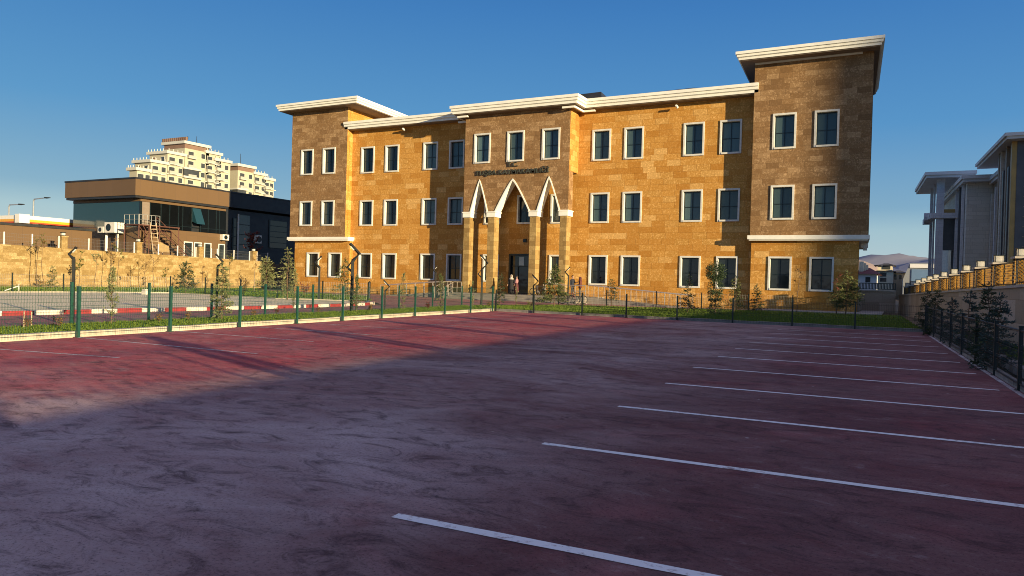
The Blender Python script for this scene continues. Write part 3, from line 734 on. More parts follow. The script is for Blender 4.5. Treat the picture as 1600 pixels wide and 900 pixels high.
fence('second green mesh fence along the service road behind the grass strip', [(road_x(y)-.02, y) for y in yo], [1.25]*11, 0, 'greenpaint', 'greenpaint', step=.075)
y2 = [10.0, 13.3, 16.6, 19.9, 23.2, 26.5, 29.7, 32.9]
po = [(-49.05, y) for y in y2] + [(-47.0, 36.25), (-43.4, 36.3), (-39.8, 36.2), (-36.2, 36.0), (-33.4, 37.2), (-31.4, 39.4), (-34.6, 43.6), (-38, 47.8)]
fence('far dark mesh fence around the lawn behind the pale parking pad', po, 1.25, .05, 'blackgreen', 'wire', step=.11)
xg = [-21.6, -18.5, -15.3, -12.4, -9.4, -6.6]
fence('low black mesh fence along the lawn in front of the right access ramp', [(x, 48.7+(x+21.6)*.47) for x in xg], 1.2, 0, 'blackgreen', 'wire', step=.11)

# ------------------------------------------------------------------ zigzag path lamps
def zig_lamp(base, h, s, flip, label, double=False, az=0.0, t=.055):
    x, y, z = base; r = thing('path_lamp', (x, y, z), label, 'lamp', 'zigzag path lamps')
    ax = Vector((cos(az), sin(az), 0))*flip; b = Vector((x, y, z)); up = Vector((0,0,1))
    p = MB(); p.rod(b, b+up*(h-.78*s), t*1.15, t, 'slate', 4); p.rod(b, b+up*.03, t*2.4, t*2.4, 'slate', 6); p.build('pole', r)
    k0 = b+up*(h-.80*s); k1 = k0+ax*(-.30*s)+up*(.32*s); k2 = k1+ax*(.42*s)+up*(.44*s)
    if double: k1 = k0+ax*(.34*s)+up*(.40*s); k2 = k1+ax*(-.50*s)+up*(.52*s)
    a = MB(); a.path([k0-up*.02, k0+up*.02, k1, k2], [t*.95, t*.95, t*.85, t*.75], 'slate', 4); arm = a.build('arm', r)
    g = MB(); dd = (k2-k1).normalized(); n = Vector((0,0,-1)); n = (n-dd*n.dot(dd)).normalized()
    c = k1.lerp(k2, .62)+n*(t*.72); g.rod(c-dd*.13*s, c+dd*.13*s, t*.4, t*.4, 'lens', 4); g.build('lens', arm)
    if double:
        a2 = MB(); q0 = k0-up*(.55*s); q1 = q0+ax*(-.26*s)+up*(.24*s); a2.path([q0, q1, k0+up*.05], [t*.6]*3, 'slate', 4); a2.build('brace', r)
    return r
AZ = math.radians(0)
def H_at(p, ytop): q = at_y(800, ytop, p.y); return q
def height(px, ytop, base):
    # true height of something standing at base whose top shows at (px,ytop)
    d = ray(px, ytop); tt = (base.x*_f.x+base.y*_f.y)/((d.x*_f.x+d.y*_f.y)); return (EYE+d.z*tt)-base.z
LAMPS = [((113, 507), 385, .48, 1, .055, False, 'nearest slate path lamp at the left with a zigzag head before the cream wall'),
 ((338, 499), 396, .60, -1, .050, False, 'slate zigzag path lamp beside the bushy conifer on the grass strip'),
 ((549, 487), 384, .90, 1, .095, True, 'thick slate path lamp with a big double zigzag head before the left wing'),
 ((498, 470), 399, 1.0, 1, .085, False, 'slate zigzag lamp standing between the two ground floor windows of the left tower'),
 ((601, 486), 437, .70, -1, .045, False, 'short slate path lamp whose bent head shows below a window of the left wing'),
 ((752, 478), 401, 1.0, 1, .07, True, 'slate zigzag lamp in front of the leftmost entrance pilaster'),
 ((833, 478), 428, 1.0, -1, .06, False, 'slender slate zigzag lamp in front of the entrance right of the door'),
 ((887, 476), 416, .9, 1, .06, False, 'slate lamp with curled head next to the people by the ramp'),
 ((680, 470), 415, .7, 1, .05, False, 'small slate lamp against the shaded strip left of the entrance')]
for (px, py), ty, s, fl, tt_, db, lab in LAMPS:
    b = at_z(px, py, .03); zig_lamp(b, height(px, ty, b), s, fl, lab, db, AZ + .48, tt_)

# ------------------------------------------------------------------ plants
M['l_cyp'] = leafmat('pale_cypress_leaf', (.13, .155, .060), (.26, .27, .125))
M['l_fir'] = leafmat('fir_needle', (.055, .085, .030), (.15, .165, .06))
M['l_firdark'] = leafmat('dark_fir_needle', (.022, .045, .022), (.065, .095, .045))
M['l_blue'] = leafmat('blue_juniper_needle', (.030, .058, .048), (.085, .125, .105))
M['l_dry'] = leafmat('dry_leaf', (.14, .075, .025), (.27, .16, .055))
M['l_green'] = leafmat('sapling_leaf', (.06, .085, .02), (.19, .19, .05))
M['l_red'] = leafmat('dark_red_leaf', (.10, .025, .020), (.20, .05, .035))
RV = lambda s: Vector((random.uniform(-s, s), random.uniform(-s, s), random.uniform(-s, s)))
def leaf(mb, p, s, m, d=None, asp=.45):
    d = (d or RV(1)); d = d.normalized() if d.length > .01 else Vector((0,0,1))
    a = d.orthogonal().normalized(); a = (a*random.uniform(-1, 1)+d.cross(a)*random.uniform(-1, 1)); a = a.normalized() if a.length > .01 else d.orthogonal().normalized()
    L = s*random.uniform(.6, 1.3); w = L*asp*.5; i = len(mb.v); k = mb.slot(m)
    mb.v += [tuple(p), tuple(p+d*L*.5+a*w), tuple(p+d*L), tuple(p+d*L*.5-a*w)]; mb.f.append((i,i+1,i+2,i+3)); mb.mi.append(k)
def trunk_path(h, lean=.04, r0=.03, r1=.006, n=6):
    lx, ly = random.uniform(-lean, lean)*h, random.uniform(-lean, lean)*h; ph = random.uniform(0, 6)
    pts = [Vector((lx*(i/n)+sin(ph+i*1.7)*.012*h, ly*(i/n)+cos(ph*1.3+i*1.4)*.012*h, h*i/n)) for i in range(n+1)]; pts[0] = Vector((0,0,-.05))
    return pts, [lerp(r0, r1, i/n) for i in range(n+1)]
def along(pts, t):
    f = t*(len(pts)-1); i = min(len(pts)-2, int(f)); return pts[i].lerp(pts[i+1], f-i)
def conifer(root, h, R, lm, open_=.5, clear=.1, dens=1.0, ls=.10, pw=.85):
    pts, rs = trunk_path(h, .02, .018*h/1.6+.008, .004); tk = MB(); cr = MB()
    tk.path(pts, rs, 'bark', 6)
    n = int(h*(9-4*open_)*1.3)+4; z = clear
    for i in range(n):
        t = clear+(1-clear)*(i+random.uniform(-.3, .3))/n; t = min(.985, max(clear, t)); p = along(pts, t)
        for b in range(random.choice((3, 4, 5))):
            az = random.uniform(0, 2*pi); L = R*(1-(t-clear)/(1-clear))**pw*random.uniform(.55, 1.15)+.05
            dr = Vector((cos(az), sin(az), random.uniform(-.12, .28))); q = p+dr*L+Vector((0,0,-.12*L*L/max(R,.2)))
            tk.path([p, p.lerp(q, .5)+Vector((0,0,.03*L)), q], [.010, .007, .003], 'bark', 3)
            m_ = int((L/ls)*5.5*dens)
            for j in range(m_):
                s = random.uniform(.15, 1.05); e = p.lerp(q, s)+RV(.05*L+.012)
                leaf(cr, e, ls*random.uniform(.6,1.2), lm, dr*.9+RV(.8), .32)
    for j in range(int(14*dens)): leaf(cr, along(pts, random.uniform(.9, 1))+RV(.02), ls, lm, Vector((0,0,1))+RV(.5), .3)
    tk.build('trunk', root, local=True); cr.build('crown', root, local=True)
def columnar(root, h, R, lm, dens=1.0, ls=.07, clear=.03):
    pts, rs = trunk_path(h, .02, .02, .004); tk = MB(); cr = MB(); tk.path(pts, rs, 'bark', 6)
    for i in range(int(h*34*dens)):
        t = clear+(1-clear)*random.random()**.9; p = along(pts, t); az = random.uniform(0, 2*pi)
        prof = (min(1, (t+.10)*3.2)*(1-t**2.6)+.06)*R*random.uniform(.35, 1.2)
        q = p+Vector((cos(az)*prof, sin(az)*prof, random.uniform(.05, .24))); tk.path([p, q], [.005, .002], 'bark', 3)
        for j in range(random.randint(7, 13)):
            s = random.uniform(.25, 1.05); leaf(cr, p.lerp(q, s)+RV(.035), ls, lm, Vector((cos(az)*.5, sin(az)*.5, 1))+RV(.7), .38)
    tk.build('trunk', root, local=True); cr.build('crown', root, local=True)
def sapling(root, h, R, lm, leaves=60, nb=7, ls=.09, stake=False, low=.45):
    leaves = int(leaves*1.5); ls *= 1.25
    pts, rs = trunk_path(h, .05, .034, .010); tk = MB(); cr = MB(); tk.path(pts, rs, 'bark', 6)
    tips = []
    for i in range(nb):
        t = random.uniform(low, .97); p = along(pts, t); az = random.uniform(0, 2*pi); L = R*random.uniform(.5, 1.2)*(1.25-t*.5)
        q = p+Vector((cos(az)*L, sin(az)*L, L*random.uniform(.5, 1.4))); mid = p.lerp(q, .5)+Vector((0,0,-.08*L))
        tk.path([p, mid, q], [.014, .010, .006], 'bark', 4); tips.append((p, q))
        for j in range(2):
            a = p.lerp(q, random.uniform(.4, .9)); e = a+Vector((random.uniform(-1,1), random.uniform(-1,1), random.uniform(.2,1)))*L*.4; tk.path([a, e], [.004, .002], 'bark', 3); tips.append((a, e))
    for j in range(leaves):
        a, b = random.choice(tips); leaf(cr, a.lerp(b, random.uniform(.35, 1.05))+RV(.03), ls, lm, Vector((0,0,-.4))+RV(1), .55)
    tk.build('trunk', root, local=True); cr.build('crown', root, local=True)
    if stake:
        s = MB(); s.rod((.14, .05, -.05), (.12, .05, h*.55), .018, .016, 'stake', 5); s.rod((.12, .05, h*.5), (0, 0, h*.5), .008, .008, 'stake', 4); s.build('support_stake', root, local=True)
def shrub(root, h, R, lm, n=220, ls=.06):
    tk = MB(); cr = MB()
    for i in range(12):
        az = random.uniform(0, 2*pi); q = Vector((cos(az)*R*random.uniform(.3,1), sin(az)*R*random.uniform(.3,1), h*random.uniform(.5,1))); tk.path([(0,0,-.03), q*.5+Vector((0,0,.05)), q], [.010, .006, .002], 'bark', 3)
        for j in range(n//12): leaf(cr, q*random.uniform(.45, 1.08)+RV(.05), ls, lm)
    tk.build('stems', root, local=True); cr.build('foliage', root, local=True)
def pompom(root, h, R, lm):
    pts, rs = trunk_path(h, .01, .03, .012); tk = MB(); cr = MB(); tk.path(pts, rs, 'bark', 6)
    balls = [(0, 0, h*.86, R*.95), (-R*.5, .1, h*.80, R*.7), (R*.55, 0, h*.84, R*.75), (0, 0, h*.53, R*.72), (-R*.35, .05, h*.36, R*.6), (R*.5, 0, h*.36, R*.55), (0, 0, h*.10, R*.62)]
    for x, y, z, r in balls:
        tk.path([(0,0,max(.05,z-r*.8)), (x, y, z)], [.014, .008], 'bark', 4)
        for j in range(int(900*r*r/.25)+120):
            d = RV(1); d = d.normalized() if d.length > .05 else Vector((1,0,0)); leaf(cr, Vector((x, y, z))+d*r*random.uniform(.55, 1.08), .10, lm, d+RV(.7), .35)
    tk.build('trunk', root, local=True); cr.build('crown', root, local=True)
def plant(name, px, yb, yt, fn, label, cat='tree', z=.03, group=None, **kw):
    b = at_z(px, yb, z); hgt = height(px, yt, b); r = thing(name, (b.x, b.y, b.z), label, cat, group); wpx = kw.pop('wpx', 20)
    dist = b.x*_f.x+b.y*_f.y; fn(r, hgt, R=wpx/2/FPX*dist, **kw); r.rotation_euler = (0, 0, random.uniform(0, 6)); return r
P = plant
# near the road, on the grass strip
P('cypress_tree', 174, 507, 424, columnar, 'tallest pale slender cypress on the grass strip near the left end of the fence', lm='l_cyp', wpx=24, dens=1.5)
P('conifer_tree', 346, 500, 412, conifer, 'yellow-green bushy conifer beside the second slate lamp on the grass strip', lm='l_cyp', wpx=31, open_=.1, dens=1.5, ls=.09, pw=.5)
P('cypress_tree', 557, 488, 436, columnar, 'green slim conifer hugging the thick double-headed lamp', lm='l_fir', wpx=18, dens=1.3)
P('cypress_tree', 629, 485, 430, columnar, 'thin greyish cypress on the grass strip before the left ramp', lm='l_cyp', wpx=13, dens=.9)
P('cypress_tree', 688, 483, 432, columnar, 'full green cypress on the grass strip before the shaded strip of wall', lm='l_fir', wpx=16, dens=1.4)
P('cypress_tree', 738, 480, 443, columnar, 'spindly small cypress in front of the left entrance pilaster', lm='l_cyp', wpx=7, dens=.5)
P('conifer_tree', 781, 479, 428, conifer, 'dark narrow spruce at the inner corner of the lot fence', lm='l_firdark', wpx=15, open_=.3, ls=.10, pw=.6)
P('cypress_tree', 806, 479, 452, columnar, 'thin yellowish young cypress in front of the two people at the door', lm='l_cyp', wpx=5, dens=.6)
P('cypress_tree', 316, 506, 452, columnar, 'tiny sparse cypress left of the yellow-green bushy conifer', lm='l_cyp', wpx=7, dens=.4) if False else None
# back lawn before the building
P('conifer_tree', 866, 480, 414, conifer, 'broad bushy fir left of the people by the ramp', lm='l_fir', wpx=46, open_=.15, clear=.16, dens=1.2, ls=.16, pw=.75)
P('conifer_tree', 956, 479, 436, conifer, 'small airy fir in front of the right access ramp', lm='l_firdark', wpx=24, open_=.8, clear=.25, dens=.55, ls=.13, pw=.5)
P('conifer_tree', 1074, 489, 426, conifer, 'airy fir with a long thin leader just left of the pompom clipped pine', lm='l_firdark', wpx=40, open_=.7, clear=.12, dens=.75, ls=.15, pw=1.5)
P('topiary_tree', 1117, 491, 413, pompom, 'pompom clipped pine with round tufts before the last window of the right wing', lm='l_firdark', wpx=32)
P('conifer_tree', 1147, 488, 432, conifer, 'loose reddish-tipped fir right of the pompom pine', lm='l_fir', wpx=32, open_=.65, clear=.2, dens=.7, ls=.14, pw=.8)
P('conifer_tree', 1182, 487, 444, conifer, 'small neat dark fir left of the right tower', lm='l_firdark', wpx=24, open_=.4, dens=.9, ls=.13)
P('sapling', 1245, 490, 418, sapling, 'bare thin sapling with pink-brown twigs between the two windows of the right tower', lm='l_dry', wpx=15, leaves=60, nb=9)
P('conifer_tree', 1321, 493, 425, conifer, 'wide drooping fir at the right corner of the building', lm='l_fir', wpx=66, open_=.55, clear=.2, dens=.9, ls=.17, pw=.8)
P('sapling', 1307, 491, 432, sapling, 'faint reddish sapling behind the wide drooping fir', lm='l_red', wpx=18, leaves=50, nb=7)
# left lawn under the cream wall
SG = 'saplings along the cream wall'
P('sapling', 57, 449.5, 372, sapling, 'leftmost tall thin sapling with a leafy top against the cream wall', lm='l_green', wpx=30, leaves=90, nb=8, low=.75, group=SG)
P('sapling', 67, 449.5, 375, sapling, 'second tall thin sapling from the left with yellow leaves over the wall top', lm='l_dry', wpx=26, leaves=80, nb=7, low=.75, group=SG)
P('conifer_tree', 81, 451, 416, conifer, 'small open fir near the left end of the cream wall', lm='l_fir', wpx=24, open_=.8, dens=.6, ls=.16, group=None)
P('sapling', 123, 450, 396, sapling, 'slim sapling with large dark leaves right of the nearest lamp', lm='l_green', wpx=16, leaves=36, nb=6, ls=.16, group=SG)
P('sapling', 147, 452, 398, sapling, 'pale feathery sapling on the lawn left of the tall cypress', lm='l_cyp', wpx=20, leaves=70, nb=9, group=SG)
P('sapling', 172, 450, 378, sapling, 'reddish leafed tall sapling behind the tall cypress', lm='l_dry', wpx=18, leaves=110, nb=8, low=.55, group=SG)
P('sapling', 183, 450, 380, sapling, 'tall green leafed sapling just right of the tall cypress', lm='l_green', wpx=20, leaves=120, nb=8, low=.55, group=SG)
P('sapling', 227, 451, 402, sapling, 'forked bare sapling in the middle of the cream wall', lm='l_dry', wpx=26, leaves=26, nb=8, group=SG)
P('sapling', 240, 451, 396, sapling, 'taller bare sapling right of the forked one on the cream wall', lm='l_dry', wpx=22, leaves=30, nb=8, group=SG)
P('sapling', 200, 450, 428, sapling, 'tiny umbrella shaped sapling low against the cream wall', lm='l_dry', wpx=12, leaves=26, nb=6, low=.7, group=SG)
P('sapling', 260, 452, 420, sapling, 'short sapling with a few dark leaves left of the dark fir', lm='l_green', wpx=16, leaves=24, nb=5, ls=.16, group=SG)
P('conifer_tree', 290, 459, 410, conifer, 'dark wide fir in the middle of the lawn before the cream wall', lm='l_firdark', wpx=34, open_=.6, clear=.18, dens=.7, ls=.2, pw=.5)
P('sapling', 316, 453, 416, sapling, 'small round headed sapling right of the dark wide fir', lm='l_dry', wpx=16, leaves=46, nb=7, low=.6, group=SG)
P('sapling', 358, 455, 402, sapling, 'slim round headed sapling behind the yellow-green conifer', lm='l_green', wpx=16, leaves=70, nb=8, low=.7, group=SG)
P('flowering_shrub', 380, 464, 424, shrub, 'pale pinkish bush on the lawn near the right end of the cream wall', cat='shrub', lm='l_dry', wpx=26, n=420, ls=.09)
P('sapling', 396, 455, 396, sapling, 'staked sapling under the last fence pillar of the cream wall', lm='l_dry', wpx=14, leaves=40, nb=7, stake=True, group=SG)
P('leafy_tree', 416, 458, 402, conifer, 'bright yellow-green bushy tree at the right end of the cream wall', lm='l_cyp', wpx=30, open_=.4, clear=.2, dens=.8, ls=.2, pw=.35)
P('spruce_tree', 449, 470, 388, conifer, 'tall pale spruce at the left corner of the sandstone building', lm='l_cyp', wpx=34, open_=.6, clear=.14, dens=.65, ls=.18, pw=.6)
P('spruce_tree', 459, 487, 426, columnar, 'pale thin cypress on the grass strip below the tall pale spruce', lm='l_cyp', wpx=16, dens=.8)
P('conifer_tree', 538, 468, 404, conifer, 'tiered fir left of the thick double-headed lamp', lm='l_fir', wpx=38, open_=.7, clear=.15, dens=.7, ls=.17)
P('shrub', 475, 462, 441, shrub, 'low reddish shrub at the foot of the left tower', cat='shrub', lm='l_red', wpx=22, n=260, ls=.12)
# small shrubs of the grass strip
for i, (px, yb, yt, w, lm, lab) in enumerate([(43, 513, 493, 13, 'l_dry', 'leftmost small brown shrub tied between two stakes on the grass strip'), (92, 512, 490, 22, 'l_dry', 'straggly brown shrub left of the nearest fence post on the grass strip'), (248, 505, 489, 12, 'l_dry', 'tiny bare shrub between the second and third near fence posts'), (294, 502, 485, 9, 'l_dry', 'upright rusty shrub on a thin stem before the striped kerb'), (396, 494, 484, 12, 'l_dry', 'low brown shrub right of the bushy conifer'), (432, 491, 479, 10, 'l_red', 'low reddish shrub under the pale thin cypress'), (497, 489, 479, 12, 'l_dry', 'small rusty shrub before the striped kerb at mid fence'), (578, 486, 476, 9, 'l_dry', 'small brown shrub by the end of the striped kerb'), (668, 482.5, 473, 6, 'l_red', 'tiny red shrub left of the full green cypress'), (830, 480, 470, 20, 'l_green', 'low green shrub near the inner lot corner before the steps'), (765, 479.5, 470, 12, 'l_dry', 'low twiggy shrub left of the dark narrow spruce'), (910, 482, 474, 12, 'l_green', 'low shrub on the lawn before the parked bicycles') ]):
    P('shrub', px, yb, yt, shrub, lab, cat='shrub', lm=lm, wpx=w, n=150, ls=.05 if px < 500 else .08)
s = MB(); b = at_z(37, 513, .03); s.rod((b.x, b.y, -.05), (b.x, b.y, .48), .018, .015, 'stake', 5); tag(s.build('wooden_stake', origin=b), 'left pale stake beside the leftmost brown shrub', 'stake')
s = MB(); b = at_z(49, 512, .03); s.rod((b.x, b.y, -.05), (b.x, b.y, .46), .018, .015, 'stake', 5); tag(s.build('wooden_stake', origin=b), 'right pale stake beside the leftmost brown shrub', 'stake')
# shaded junipers by the right wall
JG = 'dark junipers along the right wall'
for px, y, h_, w, lm, lab in [(1449, 36.5, 1.7, .9, 'l_firdark', 'farthest dark juniper at the head of the row by the right wall'), (1463, 33.0, 1.75, .9, 'l_firdark', 'second farthest juniper, tall and dense, by the right wall'), (1489, 28.0, 1.45, .75, 'l_blue', 'slender grey juniper in the middle of the right wall row'), (1514, 24.4, 1.7, .75, 'l_blue', 'bushy blue juniper second nearest by the right wall'), (1546, 20.3, 1.85, .75, 'l_firdark', 'nearest dark green juniper leaning against the blue one'), (1560, 19.0, 1.6, .75, 'l_blue', 'nearest blue juniper by the pale stone blocks of the right wall')]:
    dd = ray(px, 480); x = dd.x*(y/dd.y)
    r = thing('juniper_tree', (x, y, .04), lab, 'tree', JG); conifer(r, h_, w*.5, lm, open_=.1, clear=.02, dens=1.5, ls=.075, pw=.6)
# ------------------------------------------------------------------ left: retaining wall with fence, commercial building, canopy, towers
M['wallstone'] = stone('cream_wall_stone', [(.215, .140, .048), (.26, .175, .066), (.30, .205, .082), (.35, .26, .12)], .62, .26, .010, .9, (.16, .11, .05), None, .3)
XL = -65.5
def wtop(y): return lerp(3.50, 3.12, (y-36)/28)
LW = thing('retaining_wall', (XL, 40, 0), 'long cream stone retaining wall glowing in the sun at the left behind the lawn', 'wall')
w = MB()
for a, b in ((6, 36), (36, 64.6)): w.hexa([(XL-.5,a,-.4),(XL,a,-.4),(XL,b,-.4),(XL-.5,b,-.4),(XL-.5,a,wtop(a)),(XL,a,wtop(a)),(XL,b,wtop(b)),(XL-.5,b,wtop(b))], 'wallstone')
w.build('wall_body', LW)
for px in (100, 217.5, 314, 398):
    q = at_x(px, 400, XL); y = q.y; p = MB(); p.box(XL-.5, XL+.06, y-.26, y+.26, wtop(y)-.2, wtop(y)+1.0, 'wallstone'); p.box(XL-.55, XL+.12, y-.32, y+.32, wtop(y)+1.0, wtop(y)+1.1, 'wallstone'); pi_ = p.build('pillar', LW)
    l = MB(); l.box(XL-.36, XL-.06, y-.16, y+.16, wtop(y)+1.1, wtop(y)+1.16, 'darkmetal'); l.box(XL-.33, XL-.09, y-.13, y+.13, wtop(y)+1.16, wtop(y)+1.36, 'lens'); l.box(XL-.38, XL-.04, y-.18, y+.18, wtop(y)+1.36, wtop(y)+1.42, 'darkmetal'); l.build('lantern', pi_)
fr = thing('wall_fence', (XL, 40, 3), 'white posted wire fence on top of the cream retaining wall', 'fence')
pxs = [7.3, 51.5, 93.2, 104, 140, 211, 220, 249, 279, 307.5, 316, 331.5, 341, 367, 391.5, 403, 420]
ysw = [at_x(p, 395, XL).y for p in pxs]
for y in [30, 33.2] + ysw:
    p = MB(); z = wtop(y); p.box(XL-.20, XL-.12, y-.04, y+.04, z-.02, z+1.05, 'whitepost'); p.build('post', fr)
yy = [30, 33.2] + ysw
for a, b in zip(yy, yy[1:]):
    p = MB(); za, zb = wtop(a), wtop(b); k = max(2, int((b-a)/.14))
    for i in range(k+1): y = lerp(a, b, i/k); p.rod((XL-.16, y, wtop(y)+.05), (XL-.16, y, wtop(y)+.98), .004, .004, 'wire', 3, False)
    for h in (.08, .38, .68, .96): p.rod((XL-.16, a, za+h), (XL-.16, b, zb+h), .006, .006, 'wire', 3, False)
    p.build('mesh_panel', fr)
t = NT('terrace_ground'); 
M['terrace'] = plain('terrace_gravel', (.22, .18, .13), .95, .3, .8)
g = MB(); g.face([(-200, 6, 2.9), (XL-.5, 6, 2.9), (XL-.5, 64.6, 2.9), (XL-.5, 140, 2.9), (-200, 140, 2.9)], 'terrace'); g.face([(XL-.5,64.6,-.1),(XL-.5,140,-.1),(XL-.5,140,2.9),(XL-.5,64.6,2.9)], 'terrace'); struct(g, 'terrace')

# brown clad commercial building
t = NT('brown_cladding'); v = t.coord(geo=True)
sx = t.add('ShaderNodeSeparateXYZ'); t.link(v, sx.inputs[0])
br = t.add('ShaderNodeTexBrick'); br.offset = 0; br.inputs['Scale'].default_value = 1; br.inputs['Brick Width'].default_value = 1.5; br.inputs['Row Height'].default_value = 6; br.inputs['Mortar Size'].default_value = .012
cb = t.add('ShaderNodeCombineXYZ'); ad = t.add('ShaderNodeMath', operation='ADD'); t.link(sx.outputs[0], ad.inputs[0]); t.link(sx.outputs[1], ad.inputs[1]); t.link(ad.outputs[0], cb.inputs[0]); t.link(sx.outputs[2], cb.inputs[1]); t.link(cb.outputs[0], br.inputs['Vector'])
br.inputs['Color1'].default_value = (.125,.076,.036,1); br.inputs['Color2'].default_value = (.135,.082,.040,1); br.inputs['Mortar'].default_value = (.10,.065,.04,1)
M['cladding'] = t.out(br.outputs[0], .55, 0, .4)
M['darkclad'] = plain('charcoal_shade_cladding', (.018, .020, .024), .5, .2, .6)
XC = -74.0
pc = at_x(212, 279, XC); YC0 = pc.y; ZT = pc.z
def zc(py, px=212): return at_x(px, py, XC).z
yE = 150.0
CB = thing('commercial_building', (XC-10, YC0+20, 2.9), 'flat roofed brown clad commercial building with a dark glass upper floor behind the cream wall', 'building')
zf = zc(304.5); zs = zc(312.5); zg = zc(354, 214); zl = 2.9
xl = at_y(102, 283, YC0).x; xl2 = at_y(114, 330, YC0+1.0).x
yD = at_x(358, 320, XC).y
w = MB(); w.box(xl, XC, YC0, yD, zf, ZT, 'cladding'); w.box(xl-.05, XC+.06, YC0-.06, yD, ZT, ZT+.18, 'darkclad'); w.box(xl+.1, XC-.1, YC0+.1, yD, zf-.25, zf-.002, 'darkclad'); w.build('roof_fascia', CB)
w = MB(); w.box(xl-.0, XC, yD+.01, yE, zf, ZT, 'darkclad'); w.box(xl, XC+.06, yD+.01, yE, ZT, ZT+.18, 'darkclad'); w.build('shade_toned_fascia', CB)  # charcoal stands in for the shade the main building casts here
xi = XC-.5
w = MB(); w.box(xl2, xi, YC0+1.0, yD, zs, zf-.26, 'cladding'); w.box(xl2, xi, YC0+1.0, yD, zl, zg, 'cladding'); w.box(xl2+.3, xi-.25, YC0+1.3, yE, zl, zf-.3, 'darkclad'); w.build('wall', CB)
w = MB(); w.box(xi-2, xi, yD+.02, yE, zl, zf-.27, 'darkclad'); w.build('shade_toned_wall', CB)  # wall darkened the same way, cast shade put into its colour
g = MB(); g.box(xl2+.05, xi-.05, YC0+1.02, YC0+1.10, zg+.02, zs-.02, 'glassblue'); g.build('side_glazing', CB)
mull = [214, 221, 234.5, 251.5, 265, 279, 285.5, 299.5, 313.5, 325.5, 338, 343, 357]
ym = [at_x(p, 330, xi).y for p in mull]; ym[0] = YC0+1.0
for i, (a, b) in enumerate(zip(ym, ym[1:])):
    f = MB(); f.box(xi-.06, xi+.04, a-.05, a+.05, zg+.02, zs-.02, 'darkmetal'); f.box(xi-.06, xi+.02, a+.05, b-.05, zg+.02+(zs-zg)*.16, zg+.08+(zs-zg)*.16, 'darkmetal'); fo = f.build('window', CB)
    g = MB(); mt = 'soffit' if i == 1 else 'blackglass'
    if i == 7 or i == 6 and False: 
        g.hexa([(xi+.02,a+.06,zg+1.2),(xi+.9,a+.06,zg+.9),(xi+.9,b-.06,zg+.9),(xi+.02,b-.06,zg+1.2),(xi+.02,a+.06,zs-.1),(xi+.06,a+.06,zs-.1),(xi+.06,b-.06,zs-.1),(xi+.02,b-.06,zs-.1)], 'glassblue')
    else: g.box(xi-.04, xi-.01, a+.05, b-.05, zg+.03, zs-.03, mt)
    g.build('pane', fo)
# ground floor openings and dark stair glazing
for a, b, m in ((155, 200, 'glass'), (287, 301, 'glass'), (303, 315, 'doorlight'), (319, 330, 'doorlight'), (341, 351, 'glass')):
    if a < 200: ya, yb_ = None, None; continue
    ya, yb_ = at_x(a, 380, xi).y, at_x(b, 380, xi).y; z1 = zl+2.35
    f = MB(); f.box(xi, xi+.05, ya, ya+.12, zl, z1, 'frame_stone'); f.box(xi, xi+.05, yb_-.12, yb_, zl, z1, 'frame_stone'); f.box(xi, xi+.05, ya+.12, yb_-.12, z1-.12, z1, 'frame_stone'); fo = f.build('shop_door', CB); g = MB(); g.box(xi+.004, xi+.02, ya+.12, yb_-.12, zl, z1-.12, 'glass'); g.build('pane', fo)
for a, b, z0, z1, m in ((363, 369, .0, .86, 'glass'), (371, 390, .0, .94, 'blind'), (420, 448, .35, .9, 'glass')):
    ya, yb_ = at_x(a, 350, xi).y, at_x(b, 350, xi).y; H = zf-.3-zl; n = 5
    f = MB(); f.box(xi+.004, xi+.08, ya, ya+.2, zl+z0*H, zl+z1*H, 'frame_stone' if a == 371 else 'darkmetal')
    for k in range(n+1): zz = zl+lerp(z0, z1, k/n)*H; f.box(xi+.004, xi+.07, ya+.2, yb_, zz-.08, zz, 'darkmetal')
    fo = f.build('stair_window', CB); g = MB(); g.box(xi+.01, xi+.03, ya+.2, yb_, zl+z0*H, zl+z1*H, m); g.build('pane', fo)
M['acwhite'] = plain('air_conditioner_white', (.72, .68, .58), .5, .1, 4)
def acunit(px0, px1, py0, py1, label, X=xi):
    a = at_x(px0, py1, X+.1); b = at_x(px1, py0, X+.1); r = thing('air_conditioner', (X+.2, a.y, a.z), label, 'air conditioner', 'outdoor air conditioners')
    m_ = MB(); m_.box(X+.03, X+.55, a.y, b.y, a.z, b.z, 'acwhite'); m_.build('case', r); f = MB(); c = Vector((X+.56, (a.y+b.y)/2, (a.z+b.z)/2)); R_ = (b.z-a.z)*.36
    f.torus(c, (1,0,0), R_, .03, 'darkmetal', 14, 4); f.rod(c-Vector((.008,0,0)), c, R_*.95, R_*.95, 'darkmetal', 14); f.build('fan_grille', r)
    f = MB(); f.box(X-.02, X+.5, a.y+.1, a.y+.16, a.z-.1, a.z-.002, 'darkmetal'); f.box(X-.02, X+.5, b.y-.16, b.y-.1, a.z-.1, a.z-.002, 'darkmetal'); f.build('bracket', r)
acunit(344, 354, 367, 375, 'white air conditioner on the brown wall right of the shop doors')
acunit(397, 405, 368, 380, 'dim air conditioner on the dark shaded wall')
